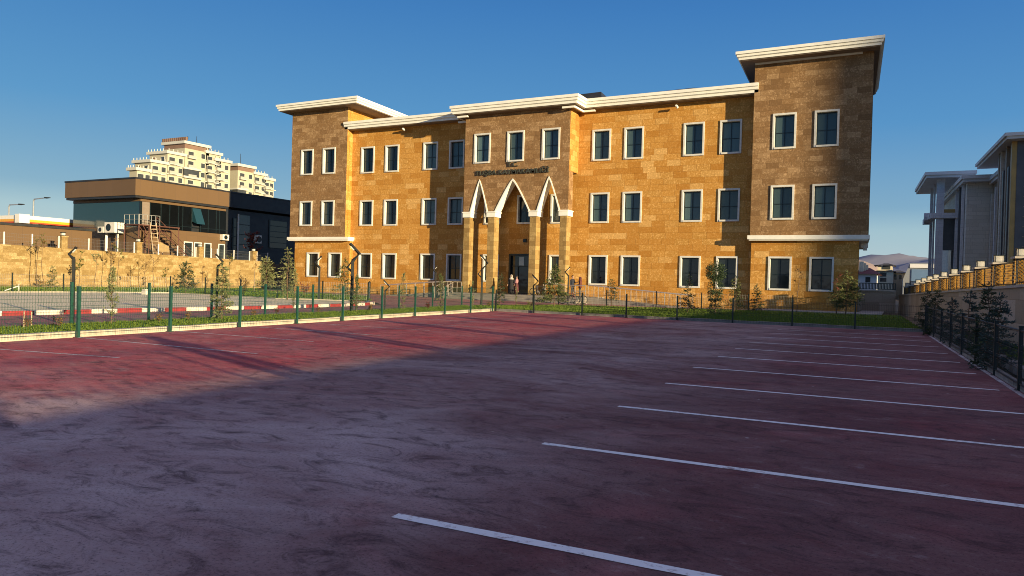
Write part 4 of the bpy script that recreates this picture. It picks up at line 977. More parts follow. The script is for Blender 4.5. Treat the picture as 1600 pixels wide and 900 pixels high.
# two units standing on a post platform at the left corner of the building
a = at_y(165, 364, YC0-.6); b = at_y(178.5, 347, YC0-.6)
def acbox(px0, px1, py0, py1, lab):
    a = at_y(px0, py1, YC0-.3); b = at_y(px1, py0, YC0-.3); r = thing('air_conditioner', (a.x, YC0, a.z), lab, 'air conditioner', 'outdoor air conditioners')
    m_ = MB(); m_.box(a.x, b.x, YC0-.3, YC0+.9, a.z, b.z, 'acwhite'); m_.build('case', r); f = MB(); c = Vector((lerp(a.x, b.x, .4), YC0-.31, (a.z+b.z)/2)); R_ = (b.z-a.z)*.33
    f.torus(c, (0,1,0), R_, .035, 'darkmetal', 14, 4); f.rod(c, c+Vector((0,.008,0)), R_*.95, R_*.95, 'darkmetal', 14); f.build('fan_grille', r)
    f = MB(); zb = zl
    f.rod((b.x-.35, YC0+.3, zb), (b.x-.35, YC0+.3, a.z), .14 if b.x-a.x > 1 else .06, .14 if b.x-a.x > 1 else .06, 'whitepost', 6); f.box(a.x, b.x, YC0-.25, YC0+.85, a.z-.08, a.z-.002, 'darkmetal')
    f.build('stand', r)
acbox(163, 179, 347, 363.5, 'larger white air conditioner on a stand at the left corner of the brown building')
acbox(152.5, 162, 354, 363.5, 'smaller white air conditioner on a stand left of the larger one')
# steel platform with stair and ladder
M['ply'] = plain('plywood_tan', (.30, .21, .09), .8, .2, 3); M['rust'] = plain('rusty_steel', (.10, .040, .028), .8, .4, 5)
SP = thing('fire_stair', (xi+2, at_x(240, 380, xi+2).y, zl), 'rusty steel platform with a fire stair in front of the glass floor', 'staircase')
X0, X1 = xi+.1, xi+2.6; ya = at_x(217, 352, X1).y; yb_ = at_x(250, 352, X1).y; yc = at_x(281, 354, X1).y; zp = at_x(240, 352, X1).z
p = MB(); p.box(X0, X1, ya, yb_, zp-.12, zp, 'rust'); p.box(X1-.9, X1, yb_+.01, yc, zp-.12, zp, 'rust'); p.build('platform', SP)
for x, y in ((X1-.05, ya+.05), (X1-.05, (ya+yb_)/2), (X1-.05, yb_), (X0+.1, ya+.05), (X1-.05, yc-.1), (X0+.1, yb_)):
    q = MB(); q.rod((x, y, zl), (x, y, zp-.121), .07, .07, 'rust', 4); q.build('leg', SP)
q = MB()
for a, b in (((X1-.05, ya, zl+1), (X1-.05, ya+2.2, zp-.12)), ((X1-.05, ya+2.2, zl+1), (X1-.05, ya, zp-.12)), ((X1-.05, yb_, zl+.6), (X1-.05, yb_-2, zp-.12))): q.rod(a, b, .04, .04, 'rust', 4)
q.build('brace', SP)
q = MB(); rail(q, [(X1-.05, ya, zp), (X1-.05, yb_, zp)], 1.05, 5, True, 'wire'); rail(q, [(X0, ya+.05, zp), (X1, ya+.05, zp)], 1.05, 3, True, 'wire'); q.build('guard_rail', SP)
q = MB(); ys_, ye_ = yb_+.3, yb_+5.2; n = 13
for k in range(n): y = lerp(ys_, ye_, k/n); z = lerp(zp, zl, (k+1)/n); q.box(X0+.3, X1-1.0, y, y+.36, z-.05, z, 'darkmetal')
q.rod((X0+.3, ys_, zp-.05), (X0+.3, ye_, zl), .08, .08, 'rust', 4); q.rod((X1-1.0, ys_, zp-.05), (X1-1.0, ye_, zl), .08, .08, 'rust', 4); q.build('stair_flight', SP)
q = MB(); rail(q, [(X1-1.0, ys_, zp), (X1-1.0, ye_, zl)], 1.0, 5, True, 'rust'); q.build('stair_rail', SP)
LD = thing('ladder', (X1+.3, at_x(242, 390, X1+.3).y, zl), 'pale wooden ladder leaning on the steel platform', 'ladder')
q = MB(); yl0 = at_x(239.5, 395, X1+.8).y
for dy in (0, .75): q.rod((X1+.9, yl0+dy, zl), (X1+.02, yl0+dy+.1, zp+.3), .045, .04, 'stake', 5)
q.build('stile', LD); q = MB()
for k in range(9): tq = (k+.7)/9.5; x = lerp(X1+.9, X1+.02, tq); z = lerp(zl, zp+.3, tq); q.rod((x, yl0+.1*tq, z), (x, yl0+.75+.1*tq, z), .03, .03, 'stake', 5)
q.build('rung', LD)
s_ = MB(); a = at_x(254, 386, X1+1.5); s_.hexa([(a.x-.1,a.y-.55,a.z-.5),(a.x,a.y-.55,a.z-.5),(a.x+.2,a.y+.7,a.z-.55),(a.x+.1,a.y+.7,a.z-.55),(a.x-.1,a.y-.4,a.z+.55),(a.x,a.y-.4,a.z+.55),(a.x+.2,a.y+.65,a.z+.1),(a.x+.1,a.y+.65,a.z+.1)], 'ply')
s_.rod((a.x,a.y,zl),(a.x,a.y,a.z-.4),.04,.04,'stake',4); tag(s_.build('plywood_sheet', origin=(a.x, a.y, zl)), 'tilted tan board propped beside the fire stair', 'board')
# dim red shrub behind the wall
b = at_x(396, 398, XL-3.0); r = thing('red_leaf_tree', (b.x, b.y, 2.9), 'dark red leafed small tree behind the right end of the cream wall', 'tree'); sapling(r, 3.4, .9, 'l_red', 420, 16, .16, low=.35)

# low brown annexe in front of the canopy
XA = -70.2; yA = at_x(143.9, 365, XA).y; zA = at_x(143.9, 361.5, XA).z
AB = thing('low_annexe', (XA-4, yA-20, 2.9), 'long low brown annexe with a flat roof at the far left above the wall', 'building')
w = MB(); w.box(XA-9, XA, 8, yA, 2.9, zA, 'cladding'); w.build('wall', AB); w = MB(); w.box(XA-9.2, XA+.15, 7.8, yA+.15, zA+.002, zA+.22, 'roofmetal'); w.build('roof', AB)
# filling station canopy: plain coloured bands
M['bandwhite'] = plain('canopy_white', (.80, .76, .66), .4, .05, 1); M['bandyellow'] = plain('canopy_yellow', (.72, .36, .03), .4, .06, 1); M['bandred'] = plain('canopy_red', (.52, .06, .02), .4, .06, 1)
XS = -88.6; cA = at_x(31.5, 336, XS); cB = at_x(113.5, 341.5, XS); zt_ = cA.z; hb = cA.z-at_x(31.5, 347, XS).z
GS = thing('station_canopy', (XS, cA.y, 2.9), 'filling station canopy with white, yellow and red bands beyond the low annexe', 'canopy')
yS = cB.y+14
for z0, z1, m in ((.48, 1.0, 'bandwhite'), (.12, .477, 'bandyellow'), (-.06, .117, 'bandred')):
    w = MB(); w.box(XS-20, XS, cA.y, yS, zt_-hb+hb*z0*1.0, zt_-hb+hb*z1, m); w.build('fascia_band', GS)
w = MB(); w.box(XS-.6, XS+.25, cA.y-.25, cA.y+.9, zt_-hb*1.1, zt_+.12, 'bandwhite'); w.build('corner_post', GS)
for x, y in ((XS-4, cA.y+4), (XS-4, cA.y+16), (XS-16, cA.y+4)):
    w = MB(); w.rod((x, y, 2.9), (x, y, zt_-hb*1.07), .3, .3, 'bandwhite', 8); w.build('column', GS)
# two street lamps beyond
M['galv'] = plain('galvanised_steel', (.30, .32, .33), .45, .15, 3, .4)
for px, ptop, pend, pey, lab in ((14, 320, 37.5, 319, 'left galvanised street lamp over the filling station'), (52.5, 311, 78, 308.7, 'right, taller looking street lamp over the filling station')):
    X_ = -100.0; q = at_x(px, ptop, X_); r = thing('street_lamp', (X_, q.y, 2.9), lab, 'street lamp', 'street lamps by the filling station')
    m_ = MB(); m_.path([(X_,q.y,2.9),(X_,q.y,q.z-.3)], [.14,.09], 'galv', 7); m_.build('pole', r)
    e = at_y(pend, pey, q.y); f2 = at_y(pend-7, pey+.4, q.y); m_ = MB(); m_.path([(X_,q.y,q.z-.31),(X_+.15,q.y,q.z-.02),(f2.x,q.y,f2.z)], [.09,.075,.06], 'galv', 6); m_.build('arm', r)
    m_ = MB(); m_.hexa([(f2.x,q.y-.18,f2.z-.08),(e.x,q.y-.1,e.z-.05),(e.x,q.y+.1,e.z-.05),(f2.x,q.y+.18,f2.z-.08),(f2.x,q.y-.15,f2.z+.1),(e.x,q.y-.08,e.z+.03),(e.x,q.y+.08,e.z+.03),(f2.x,q.y+.15,f2.z+.1)], 'slate'); m_.build('lamp_head', r)

# cream apartment towers
M['apt'] = plain('apartment_cream', (.42, .395, .29), .8, .10, .08); M['aptw'] = plain('apartment_white_band', (.52, .52, .46), .7, .06, .1); M['aptred'] = plain('apartment_brick_red', (.20, .125, .09), .8, .15, .3)
M['aptglass'] = plain('apartment_window_glass', (.05, .055, .055), .15, .3, .5); M['aptrail'] = plain('balcony_rail', (.38, .37, .32), .6, .1, .2)
def apartment(label, XT, spec):
    """spec: list of blocks (px-left, px-corner, px-right, y-top at the corner); -y faces run left of the corner, +x faces right of it"""
    T = None
    for (pl, pcn, pr, yt_, red) in spec:
        c = at_x(pcn, yt_, XT); Yc_ = c.y; ztp = c.z
        if T is None: T = thing('apartment_block', (XT-10, Yc_+10, 0), label, 'apartment block'); zt0 = ztp; 
        xl_ = at_y(pl, yt_, Yc_).x if pl else XT-22; yr_ = at_x(pr, yt_+(pr-pcn)*.2, XT).y
        w = MB(); w.box(xl_, XT, Yc_, yr_, 0, ztp-1.0, 'apt'); w.build('wall', T)
        w = MB(); w.box(xl_-.8, XT+.8, Yc_-.8, yr_+.3, ztp-1.0, ztp, 'aptw'); w.build('parapet', T)
        if red: w = MB(); w.box(xl_+.02, XT+.06, Yc_-.06, yr_-.1, ztp-2.6, ztp-1.01, 'aptred'); w.build('brick_band', T)
        # storeys
        fh = 3.55; nf = int((ztp-(2.6 if red else 1.2))/fh)
        for k in range(min(nf, 9)):
            z1 = ztp-(3.1 if red else 1.6)-k*fh-.5; z0 = z1-1.75
            if z0 < 18: break
            L = yr_-Yc_; nwin = max(2, int(L/4.6))
            for j in range(nwin):
                yw = Yc_+L*(j+.5)/nwin; ww = .85
                if j % 3 == 0:
                    bq = MB(); bq.box(XT+.01, XT+1.3, yw-1.7, yw+1.7, z0-.9, z0-.65, 'aptw'); bq.box(XT+1.15, XT+1.3, yw-1.7, yw+1.7, z0-.64, z0+.25, 'aptrail'); bq.box(XT+.01, XT+1.15, yw-1.7, yw-1.6, z0-.64, z0+.25, 'aptrail'); bq.box(XT+.01, XT+1.15, yw+1.6, yw+1.7, z0-.64, z0+.25, 'aptrail'); bq.build('balcony', T); ww = 1.15
                wq = MB(); wq.box(XT+.01, XT+.10, yw-ww-.16, yw+ww+.16, z0-.16, z1+.16, 'aptw'); wq.box(XT+.102, XT+.12, yw-ww, yw+ww, z0-(.4 if j % 3 == 0 else 0), z1, 'aptglass'); wq.build('window', T)
            Lx = XT-xl_
            if Lx > 6 and not red:
                for j in range(int(Lx/4.2)):
                    xw = xl_+Lx*(j+.5)/int(Lx/4.2); wq = MB(); wq.box(xw-1.0, xw+1.0, Yc_-.10, Yc_-.01, z0-.16, z1+.16, 'aptw'); wq.box(xw-.82, xw+.82, Yc_-.12, Yc_-.102, z0, z1, 'aptglass' if j % 2 else 'aptred'); wq.build('window', T)
            if k == 2 and red:
                w = MB(); w.box(xl_-.02, XT+1.2, Yc_-1.0, yr_-4, z0-1.2, z0-.5, 'aptw'); w.box(xl_-.02, XT+1.2, Yc_-1.0, yr_-4, z1+.3, z1+.9, 'aptw'); w.build('band', T)
                w = MB(); w.box(xl_+.3, XT+.9, Yc_-.7, yr_-5, z0-.49, z1+.29, 'aptglass'); w.build('corner_glazing', T)
            elif Lx > 4 and not red and k % 1 == 0:
                w = MB(); w.box(xl_-.5, XT+.5, Yc_-.5, Yc_+6, z0-1.1, z0-.75, 'aptw'); w.build('band', T)
        # railing finials on the roof terrace
        w = MB(); n = max(3, int((yr_-Yc_)/1.6))
        for j in range(n): w.box(XT+.45, XT+.7, Yc_+(yr_-Yc_)*j/n, Yc_+(yr_-Yc_)*j/n+.18, ztp, ztp+.8, 'aptw')
        nx = max(3, int((XT-xl_)/1.6))
        for j in range(nx): xx = xl_+(XT-xl_)*j/nx; w.box(xx, xx+.18, Yc_-.7, Yc_-.5, ztp, ztp+.8, 'aptw')
        if not red: w.build('roof_railing', T)
    return T
A1 = apartment('taller cream stepped apartment tower with a rooftop sign frame behind the brown building', -235.0, [(257, 289, 327, 220, True), (234, 262, 289, 235.5, False), (211, 236, 262, 249, False), (202.5, 214, 236, 261.5, False), (300, 322, 345.5, 235, False), (320, 336, 360, 247, False)])
c = at_x(289, 220, -235.0); w = MB(); w.box(c.x-14, c.x-.5, c.y+1, c.y+1.4, c.z+.01, c.z+.8, 'aptred')
for k in range(12): x = c.x-13.8+k*1.15; w.box(x, x+.7, c.y+.8, c.y+1.5, c.z+.5, c.z+1.7, 'aptred')
w.box(c.x-14, c.x-.5, c.y+1.6, c.y+1.8, c.z+.8, c.z+1.9, 'slate'); o = w.build('rooftop_sign_frame', A1)
A2 = apartment('lower cream apartment tower right of the taller stepped one', -235.0, [(352, 372, 398, 255.5, True), (380, 397, 416, 268.5, False), (396, 413, 428, 277, False)])
for px, y0, y1, T in ((307, 232, 213, A1), (375.5, 262, 240, A2)):
    a = at_x(px, y0, -240); b = at_x(px, y1, -240); w = MB(); w.rod(a, (a.x, a.y, b.z), .12, .08, 'slate', 5); w.build('antenna', T)
# ------------------------------------------------------------------ right: boundary wall with lantern pillars and gold lattice
M['rwall'] = stone('beige_wall_slab', [(.36, .275, .19), (.41, .32, .225), (.46, .36, .26), (.52, .42, .32)], 1.25, .75, .010, .2)
M['coping'] = plain('wall_coping', (.46, .41, .34), .7, .2, 2, bump=.2)
M['pillarstone'] = plain('grey_pillar_stone', (.05, .046, .04), .75, .25, 2, bump=.2)
t = NT('gold_lattice'); v = t.coord(); c = t.ramp(t.noise(v, 4, 4), [(.3, (.40, .20, .03)), (.7, (.56, .32, .07))]); t.out(c, .4, .0, .4)
tr = t.add('ShaderNodeBsdfTranslucent'); t.link(c, tr.inputs['Color']); mx = t.add('ShaderNodeMixShader'); mx.inputs[0].default_value = .6
t.link(t.b.outputs[0], mx.inputs[1]); t.link(tr.outputs[0], mx.inputs[2]); t.link(mx.outputs[0], t.n['Material Output'].inputs[0]); M['gold'] = t.m
t = NT('frosted_lantern'); t.out((.85, .84, .78), .5); tr = t.add('ShaderNodeBsdfTranslucent'); tr.inputs['Color'].default_value = (.95, .92, .84, 1); mx = t.add('ShaderNodeMixShader'); mx.inputs[0].default_value = .7
t.link(t.b.outputs[0], mx.inputs[1]); t.link(tr.outputs[0], mx.inputs[2]); t.link(mx.outputs[0], t.n['Material Output'].inputs[0]); M['frost'] = t.m
def wx(y): return lerp(3.5, .07, (y-28)/38.)
def wz(y): return min(1.99-.0147*(y-28.4), 2.10)
WD = Vector((wx(66)-wx(28), 38, 0)).normalized(); WNV = Vector((-WD.y, WD.x, 0))     # points to the lot
RW = thing('boundary_wall', (wx(30), 30, 0), 'beige stone boundary wall on the right with gold lattice panels and lantern topped pillars', 'wall')
w = MB(); yv = [-14+i*4 for i in range(21)]
for a, b in zip(yv, yv[1:]): w.obox((wx(a)+.2, a), (wx(b)+.2, b), .40, -.2, wz(a)-.09, 'rwall', -.2, wz(b)-.09)
w.build('wall_body', RW)
w = MB()
for a, b in zip(yv, yv[1:]): w.obox((wx(a)+.2, a), (wx(b)+.2, b-.006), .52, wz(a)-.088, wz(a), 'coping', wz(b)-.088, wz(b))
w.build('coping', RW)
pys = [-12.3, -7.0, -1.7, 3.6, 8.9, 14.2, 19.5, 24.6, 29.3, 32.6, 35.9, 39.0, 42.2, 45.3, 48.1, 50.6, 53.2, 56.0, 59.0, 62.2]
def wl_(p, dx, dz, zb):   # local frame on the wall: along, toward lot, up
    return (p[0]+WD.x*dx[0]+WNV.x*dx[1], p[1]+WD.y*dx[0]+WNV.y*dx[1], zb+dz)
def wbox(mb, c, a0, a1, n0, n1, z0, z1, m):
    P_ = [(a0,n0),(a1,n0),(a1,n1),(a0,n1)]; mb.hexa([wl_(c, q, 0, z0) for q in P_]+[wl_(c, q, 0, z1) for q in P_], m)
def lattice(mb, c, a0, a1, n, z0, z1, m, cell=.17, bw=.026):
    """laser cut screen: two diagonal bar sets, rosettes at the crossings and a rim"""
    def bar(p, q, wd, off):
        d = Vector((q[0]-p[0], q[1]-p[1])); L = d.length
        if L < .02: return
        d /= L; e = Vector((-d.y, d.x))*wd/2
        cs = [(p[0]-e.x, p[1]-e.y), (q[0]-e.x, q[1]-e.y), (q[0]+e.x, q[1]+e.y), (p[0]+e.x, p[1]+e.y)]
        mb.face([wl_(c, (x, n+off), 0, z) for x, z in cs], m)
    W_, H_ = a1-a0, z1-z0; k = -H_
    while k < W_:
        x0, zz0 = max(0, k), max(0, -k); x1 = min(W_, k+H_); zz1 = x1-k
        if x1 > x0: bar((a0+x0, z0+zz0), (a0+x1, z0+zz1), bw, 0.0); bar((a1-x0, z0+zz0), (a1-x1, z0+zz1), bw, .004)
        k += cell
    nx, nz = int(W_/cell), int(H_/cell)
    for i in range(nx):
        for j in range(nz):
            x, z, r = a0+(i+.5)*cell, z0+(j+.5)*cell, cell*.17
            mb.face([wl_(c, (x+r*cos(q*pi/3), n+.008), 0, z+r*sin(q*pi/3)) for q in range(6)], m)
for pi_, y in enumerate(pys):
    c = (wx(y)+.2, y); z = wz(y); hp = lerp(.88, .52, max(0, (y-29)/32)); s = 1.0
    p = MB()
    for a in (-.27, .19): wbox(p, c, a, a+.08, -.2, .2, z+.001, z+hp, 'pillarstone')
    wbox(p, c, -.19, .19, -.2, .2, z+.001, z+.06, 'pillarstone'); wbox(p, c, -.32, .32, -.26, .26, z+hp+.001, z+hp+.07, 'coping'); po_ = p.build('pillar', RW)
    g = MB(); lattice(g, c, -.19, .19, .15, z+.06, z+hp, 'gold', .125, .03); 
    for q in range(-6, 12):                                     # the same screen on the pillar's end face
        for sg in (1, -1):
            n0 = -.15; k_ = q*.11; H_ = hp-.08; lo_ = max(0., -k_); hi_ = min(.30, H_-k_)
            if hi_-lo_ < .02: continue
            pa, pb = (lo_, lo_+k_), (hi_, hi_+k_)
            if sg < 0: pa, pb = (.30-lo_, lo_+k_), (.30-hi_, hi_+k_)
            g.face([wl_(c, (-.275-.004*(sg > 0), n0+x), 0, z+.05+zz) for x, zz in ((pa[0], pa[1]-.022), (pb[0], pb[1]-.022), (pb[0], pb[1]+.022), (pa[0], pa[1]+.022))], 'gold')
    g.build('pillar_screen', po_)
    l = MB(); zb = z+hp+.07; q = .13
    wbox(l, c, -.15, .15, -.15, .15, zb+.001, zb+.03, 'darkmetal'); wbox(l, c, -.16, .16, -.16, .16, zb+.25, zb+.28, 'darkmetal')
    for a in (-.15, .13):
        for n in (-.15, .13): wbox(l, c, a, a+.02, n, n+.02, zb+.03, zb+.25, 'darkmetal')
    lo = l.build('lantern', po_); l = MB(); wbox(l, c, -.125, .125, -.125, .125, zb+.032, zb+.248, 'frost'); l.build('lantern_glass', lo)
    if pi_+1 < len(pys):
        y2_ = pys[pi_+1]; L = (y2_-y)/WD.y; hh = hp-.06
        g = MB(); wbox(g, c, .27, L-.27, -.03, .03, z-.0+hh-.05, z+hh, 'darkmetal'); wbox(g, c, .27, L-.27, -.03, .03, z+.02, z+.06, 'darkmetal')
        wbox(g, c, L-.95, L-.90, -.03, .03, z+.06, z+hh-.05, 'darkmetal'); go_ = g.build('panel_frame', RW)
        g = MB(); lattice(g, c, .29, L-.30, .0, z+.06, z+hh-.05, 'gold', *((.17, .026) if y > 25 else (.30, .014))); g.build('lattice_screen', go_)  # unseen near panels are opened up so more sun reaches the lot
w = MB()
for k, (a, z0, z1) in enumerate(((26.9, .25, .62), (27.3, .64, 1.0), (26.5, .66, 1.05), (27.1, 1.06, 1.35))): wbox(w, (wx(a)+.2, a), -.35, .38, .2, .235, z0, z1, 'coping')
w.build('pale_facing_slab', RW)

# rear wall with dark fence
RB = thing('rear_wall', (-1.5, 66, 0), 'brownish rear wall with a dark fence on top beyond the right corner of the building', 'wall')
w = MB(); w.box(-6, -.15, 66.0, 66.4, -.1, 1.66, 'rwall'); w.build('wall_body', RB); w = MB(); w.box(-6, -.15, 65.95, 66.45, 1.661, 1.76, 'coping'); w.build('coping', RB)
w = MB(); w.box(-6, -.15, 66.17, 66.21, 2.26, 2.32, 'darkmetal'); w.box(-6, -.15, 66.17, 66.21, 1.80, 1.85, 'darkmetal')
for i in range(54): x = -5.95+i*.108; w.box(x, x+.06, 66.18, 66.20, 1.85, 2.26, 'darkmetal')
w.build('fence', RB)

# ------------------------------------------------------------------ the neighbouring public building on the right
M['govstone'] = stone('grey_coursed_stone', [(.68, .64, .54), (.74, .70, .60), (.78, .74, .64)], 1.1, .38, .02, .1, (.46, .44, .38))
M['govpale'] = stone('pale_grey_stone', [(.66, .66, .67), (.70, .70, .70), (.74, .74, .74)], 1.0, .42, .02, .05, (.5, .5, .52), (.78, .78, .78))
M['govcornice'] = plain('grey_white_cornice', (.74, .74, .72), .6, .1, .5); M['govdark'] = plain('dark_facade_slats', (.085, .085, .095), .4, .3, 1); M['govgold'] = plain('bronze_fin', (.46, .30, .09), .5, .2, 1); M['govbrown'] = plain('brown_fin', (.30, .24, .17), .6, .2, 1)
G = thing('neighbour_building', (8, 80, 0), 'grey public building with stepped wings and a tall corner portico behind the right wall', 'building')
SHX = -.047
def gbox(mb, x0, x1, y0, y1, z0, z1, m):
    a = SHX*(y1-y0); mb.hexa([(x0,y0,z0),(x1,y0,z0),(x1+a,y1,z0),(x0+a,y1,z0),(x0,y0,z1),(x1,y0,z1),(x1+a,y1,z1),(x0+a,y1,z1)], m)
def geave(px, pxr, yt, yb_, Y, depth, xr=None, ov=0):
    a = at_y(px, yt, Y); b = at_y(px, yb_, Y); r = xr if xr is not None else at_y(pxr, yt, Y).x; H = a.z-b.z
    w = MB(); gbox(w, a.x, r, Y, Y+depth, b.z, b.z+.45*H, 'govcornice'); gbox(w, a.x-.15, r+.15, Y-.15, Y+depth+.1, b.z+.451*H, a.z, 'govcornice'); w.build('cornice', G); return a.x, r, b.z
GZ = 0
# portico
YP = 92.0; x0, x1, zb = geave(1448, 1524, 269, 278, YP, 15.0)
bz = at_y(1465, 333, YP+1.2).z; bz0 = at_y(1465, 341, YP+1.2).z
for a, b, yo in ((1462.5, 1474.5, 1.2), (1452.8, 1457.5, 9.5), (1492.5, 1500, 1.2), (1458, 1461, 5.5)):
    xa, xb_ = at_y(a, 340, YP+yo).x, at_y(b, 340, YP+yo).x; w = MB(); w.box(xa, xb_, YP+yo, YP+yo+max(.6, (xb_-xa)), GZ, zb-.003, 'govpale'); w.build('column', G)
xa, xb_ = at_y(1453, 337, YP+1.2).x, at_y(1502, 337, YP+1.2).x
w = MB(); gbox(w, xa+.05, xb_, YP+1.0, YP+1.9, bz0, bz, 'govpale'); gbox(w, xa-.1, xa+.6, YP+1.91, YP+10, bz0, bz, 'govpale'); w.build('beam', G)
w = MB(); w.rod((xa-.5, YP+4, bz0+.3), (xa+.2, YP+4, bz0+.3), .55, .55, 'govpale', 10); w.rod((xa-.4, YP+7, bz0+.3), (xa+.2, YP+7, bz0+.3), .5, .5, 'govpale', 10); w.build('beam_boss', G)
xc0, xc1 = at_y(1474, 340, YP+1.3).x, at_y(1494, 340, YP+1.3).x
w = MB(); w.box(xc0, xc1, YP+1.5, YP+1.65, bz+.02, at_y(1480, 327, YP+1.5).z, 'govgold'); w.build('parapet', G)
w = MB(); w.box(xc0-.2, xc1+.2, YP+2.2, YP+2.6, at_y(1480, 391, YP+2.2).z, bz0+.02, 'govdark'); w.build('recess_wall', G)
w = MB(); w.box(at_y(1486, 400, YP+4).x, at_y(1502, 400, YP+4).x, YP+4, YP+9, GZ, bz0, 'govdark'); w.build('entrance_wall', G)
# middle block with coursed stone
Y2 = 86.0; x0, x1, zb2 = geave(1505.5, 1562, 274, 284, Y2, 26.0)
xs_ = at_y(1509.5, 340, Y2+1).x; xe_ = at_y(1556, 340, Y2+1).x
w = MB(); gbox(w, xs_, xe_+3, Y2+1, Y2+24, GZ, zb2-.003, 'govstone'); w.build('wall', G)
for yy_ in (2.2, 4.4): 
    w = MB(); w.box(xs_+SHX*yy_-.25, xs_+SHX*yy_, Y2+yy_, Y2+yy_+.5, GZ, zb2-.01, 'govpale' if yy_ < 3 else 'govdark'); w.build('fin', G)
# stepped block behind the fins
Y3 = 78.0; x0, x1, zb3 = geave(1572.5, 1600, 257, 268, Y3, 11.0, xr=at_y(1600, 257, Y3).x)
xs3 = at_y(1573.5, 340, Y3+.8).x; w = MB(); gbox(w, xs3, xs3+8, Y3+.8, Y3+11, GZ, zb3-.003, 'govbrown'); w.build('wall', G)
for k in range(4): w = MB(); y_ = Y3+1.4+k*2.2; xx = xs3+SHX*(y_-Y3-.8); w.box(xx-.22, xx-.004, y_, y_+.8, GZ, zb3-.6-.4*(k % 2), 'govstone' if k % 2 else 'govpale'); w.build('fin', G)
# nearest tall block
Y4 = 70.0; x0, x1, zb4 = geave(1574, 1690, 207.5, 217, Y4, 16.0)
xs4 = at_y(1586, 340, Y4+1.2).x; w = MB(); gbox(w, xs4, xs4+14, Y4+1.2, Y4+7.6, GZ, zb4-.003, 'govdark'); w.build('wall', G)
for k, (yo, m_) in enumerate(((0.0, 'govgold'), (1.3, 'govdark'), (2.3, 'govbrown'), (3.6, 'govdark'), (4.8, 'govstone'), (5.8, 'govbrown'))):
    w = MB(); y_ = Y4+1.25+yo; xx = xs4+SHX*yo; w.box(xx-.35, xx-.004, y_, y_+.75, GZ, zb4-.01-(1.8 if m_ == 'govdark' else 0), m_); w.build('fin', G)
w = MB()
for k in range(16): w.box(xs4+.5, xs4+14, Y4+1.10, Y4+1.195, 1.5+k*.8, 1.56+k*.8, 'govbrown')
w.build('facade_rail', G)
# ------------------------------------------------------------------ beyond: houses, hall, hills
M['housewhite'] = plain('house_white_render', (.74, .72, .70), .8, .1, .3); M['housecream'] = plain('raw_house_cream', (.74, .66, .48), .85, .2, .5); M['tilered'] = plain('maroon_roof_tile', (.16, .035, .035), .8, .25, 2); M['darkroof'] = plain('dark_house_roof', (.06, .055, .055), .8, .2, .5); M['hallblue'] = plain('blue_sheet_hall', (.13, .22, .36), .5, .12, .2); M['hallgrey'] = plain('grey_hall_gable', (.24, .26, .28), .6, .1, .2)
def house(name, label, Y, px0, px1, yw, yr, ybase, wall, roof, dep=10, wins_=(), ov=.5, hip=.35):
    a = at_y(px0, yw, Y); b = at_y(px1, yw, Y); zr = at_y((px0+px1)/2, yr, Y).z; H = thing(name, ((a.x+b.x)/2, Y+dep/2, 0), label, 'house')
    w = MB(); w.box(a.x, b.x, Y, Y+dep, 0, (a.z+b.z)/2, wall); w.build('wall', H); ze = (a.z+b.z)/2; wd = b.x-a.x
    r = MB(); e = [(a.x-ov, Y-ov, ze+.01), (b.x+ov, Y-ov, ze+.01), (b.x+ov, Y+dep+ov, ze+.01), (a.x-ov, Y+dep+ov, ze+.01)]; r1, r2 = (a.x+wd*hip, Y+dep/2, zr), (b.x-wd*hip, Y+dep/2, zr)
    r.face([e[0], e[1], r2, r1], roof); r.face([e[1], e[2], r2], roof); r.face([e[2], e[3], r1, r2], roof); r.face([e[3], e[0], r1], roof); r.face(e[::-1], roof); r.build('roof', H)
    for (p0, p1, y0, y1) in wins_:
        q0 = at_y(p0, y1, Y-.05); q1 = at_y(p1, y0, Y-.05); w = MB(); w.box(q0.x, q1.x, Y-.06, Y-.004, q0.z, q1.z, 'aptglass'); w.build('window', H)
    return H
house('house', 'white house with a maroon tiled roof seen past the right corner of the building', 150, 1336, 1369, 428, 417, 460, 'housewhite', 'tilered', 12, ((1352, 1360, 433, 441),), .8)
h_ = house('house', 'raw cream two storey house with dark roof in the gap right of the building', 190, 1370, 1396, 424, 419, 460, 'housecream', 'darkroof', 14, ((1375, 1385, 426, 432), (1375, 1385, 434, 440)))
a = at_y(1371, 424, 192); b = at_y(1394, 415, 192); w = MB(); w.box(a.x, b.x, 192, 203, a.z-.5, b.z, 'housecream'); w.build('upper_storey', h_)
w = MB(); c0, c1 = a.x-.8, b.x+.8; w.face([(c0,191,b.z),(c1,191,b.z),(c1-3,197,at_y(1380,411.5,197).z),(c0+3,197,at_y(1380,411.5,197).z)], 'darkroof'); w.face([(c1,191,b.z),(c1,204,b.z),(c1-3,197,at_y(1380,411.5,197).z)], 'darkroof'); w.face([(c0,204,b.z),(c0,191,b.z),(c0+3,197,at_y(1380,411.5,197).z)], 'darkroof'); w.build('upper_roof', h_)
q = at_y(1385, 421, 191.9); w = MB(); w.box(q.x-.8, q.x+.8, 191.9, 191.98, q.z, q.z+1.1, 'aptglass'); w.build('window', h_)
house('house', 'low cream house wing with a dark roof left of the blue hall', 200, 1394, 1414, 426.5, 421.5, 460, 'housecream', 'darkroof', 12, ((1397, 1401, 429, 437), (1405, 1409, 429, 436)))
YH = 160.0; hx0, hx1 = at_y(1411, 438, YH).x, at_y(1475, 438, YH).x; zt_h = at_y(1423, 411, YH).z; ze_h = at_y(1411, 436, YH).z; xt_ = at_y(1422, 411, YH).x
H = thing('industrial_hall', (hx0+5, YH, 0), 'blue and grey sheet metal hall left of the corner portico', 'hall')
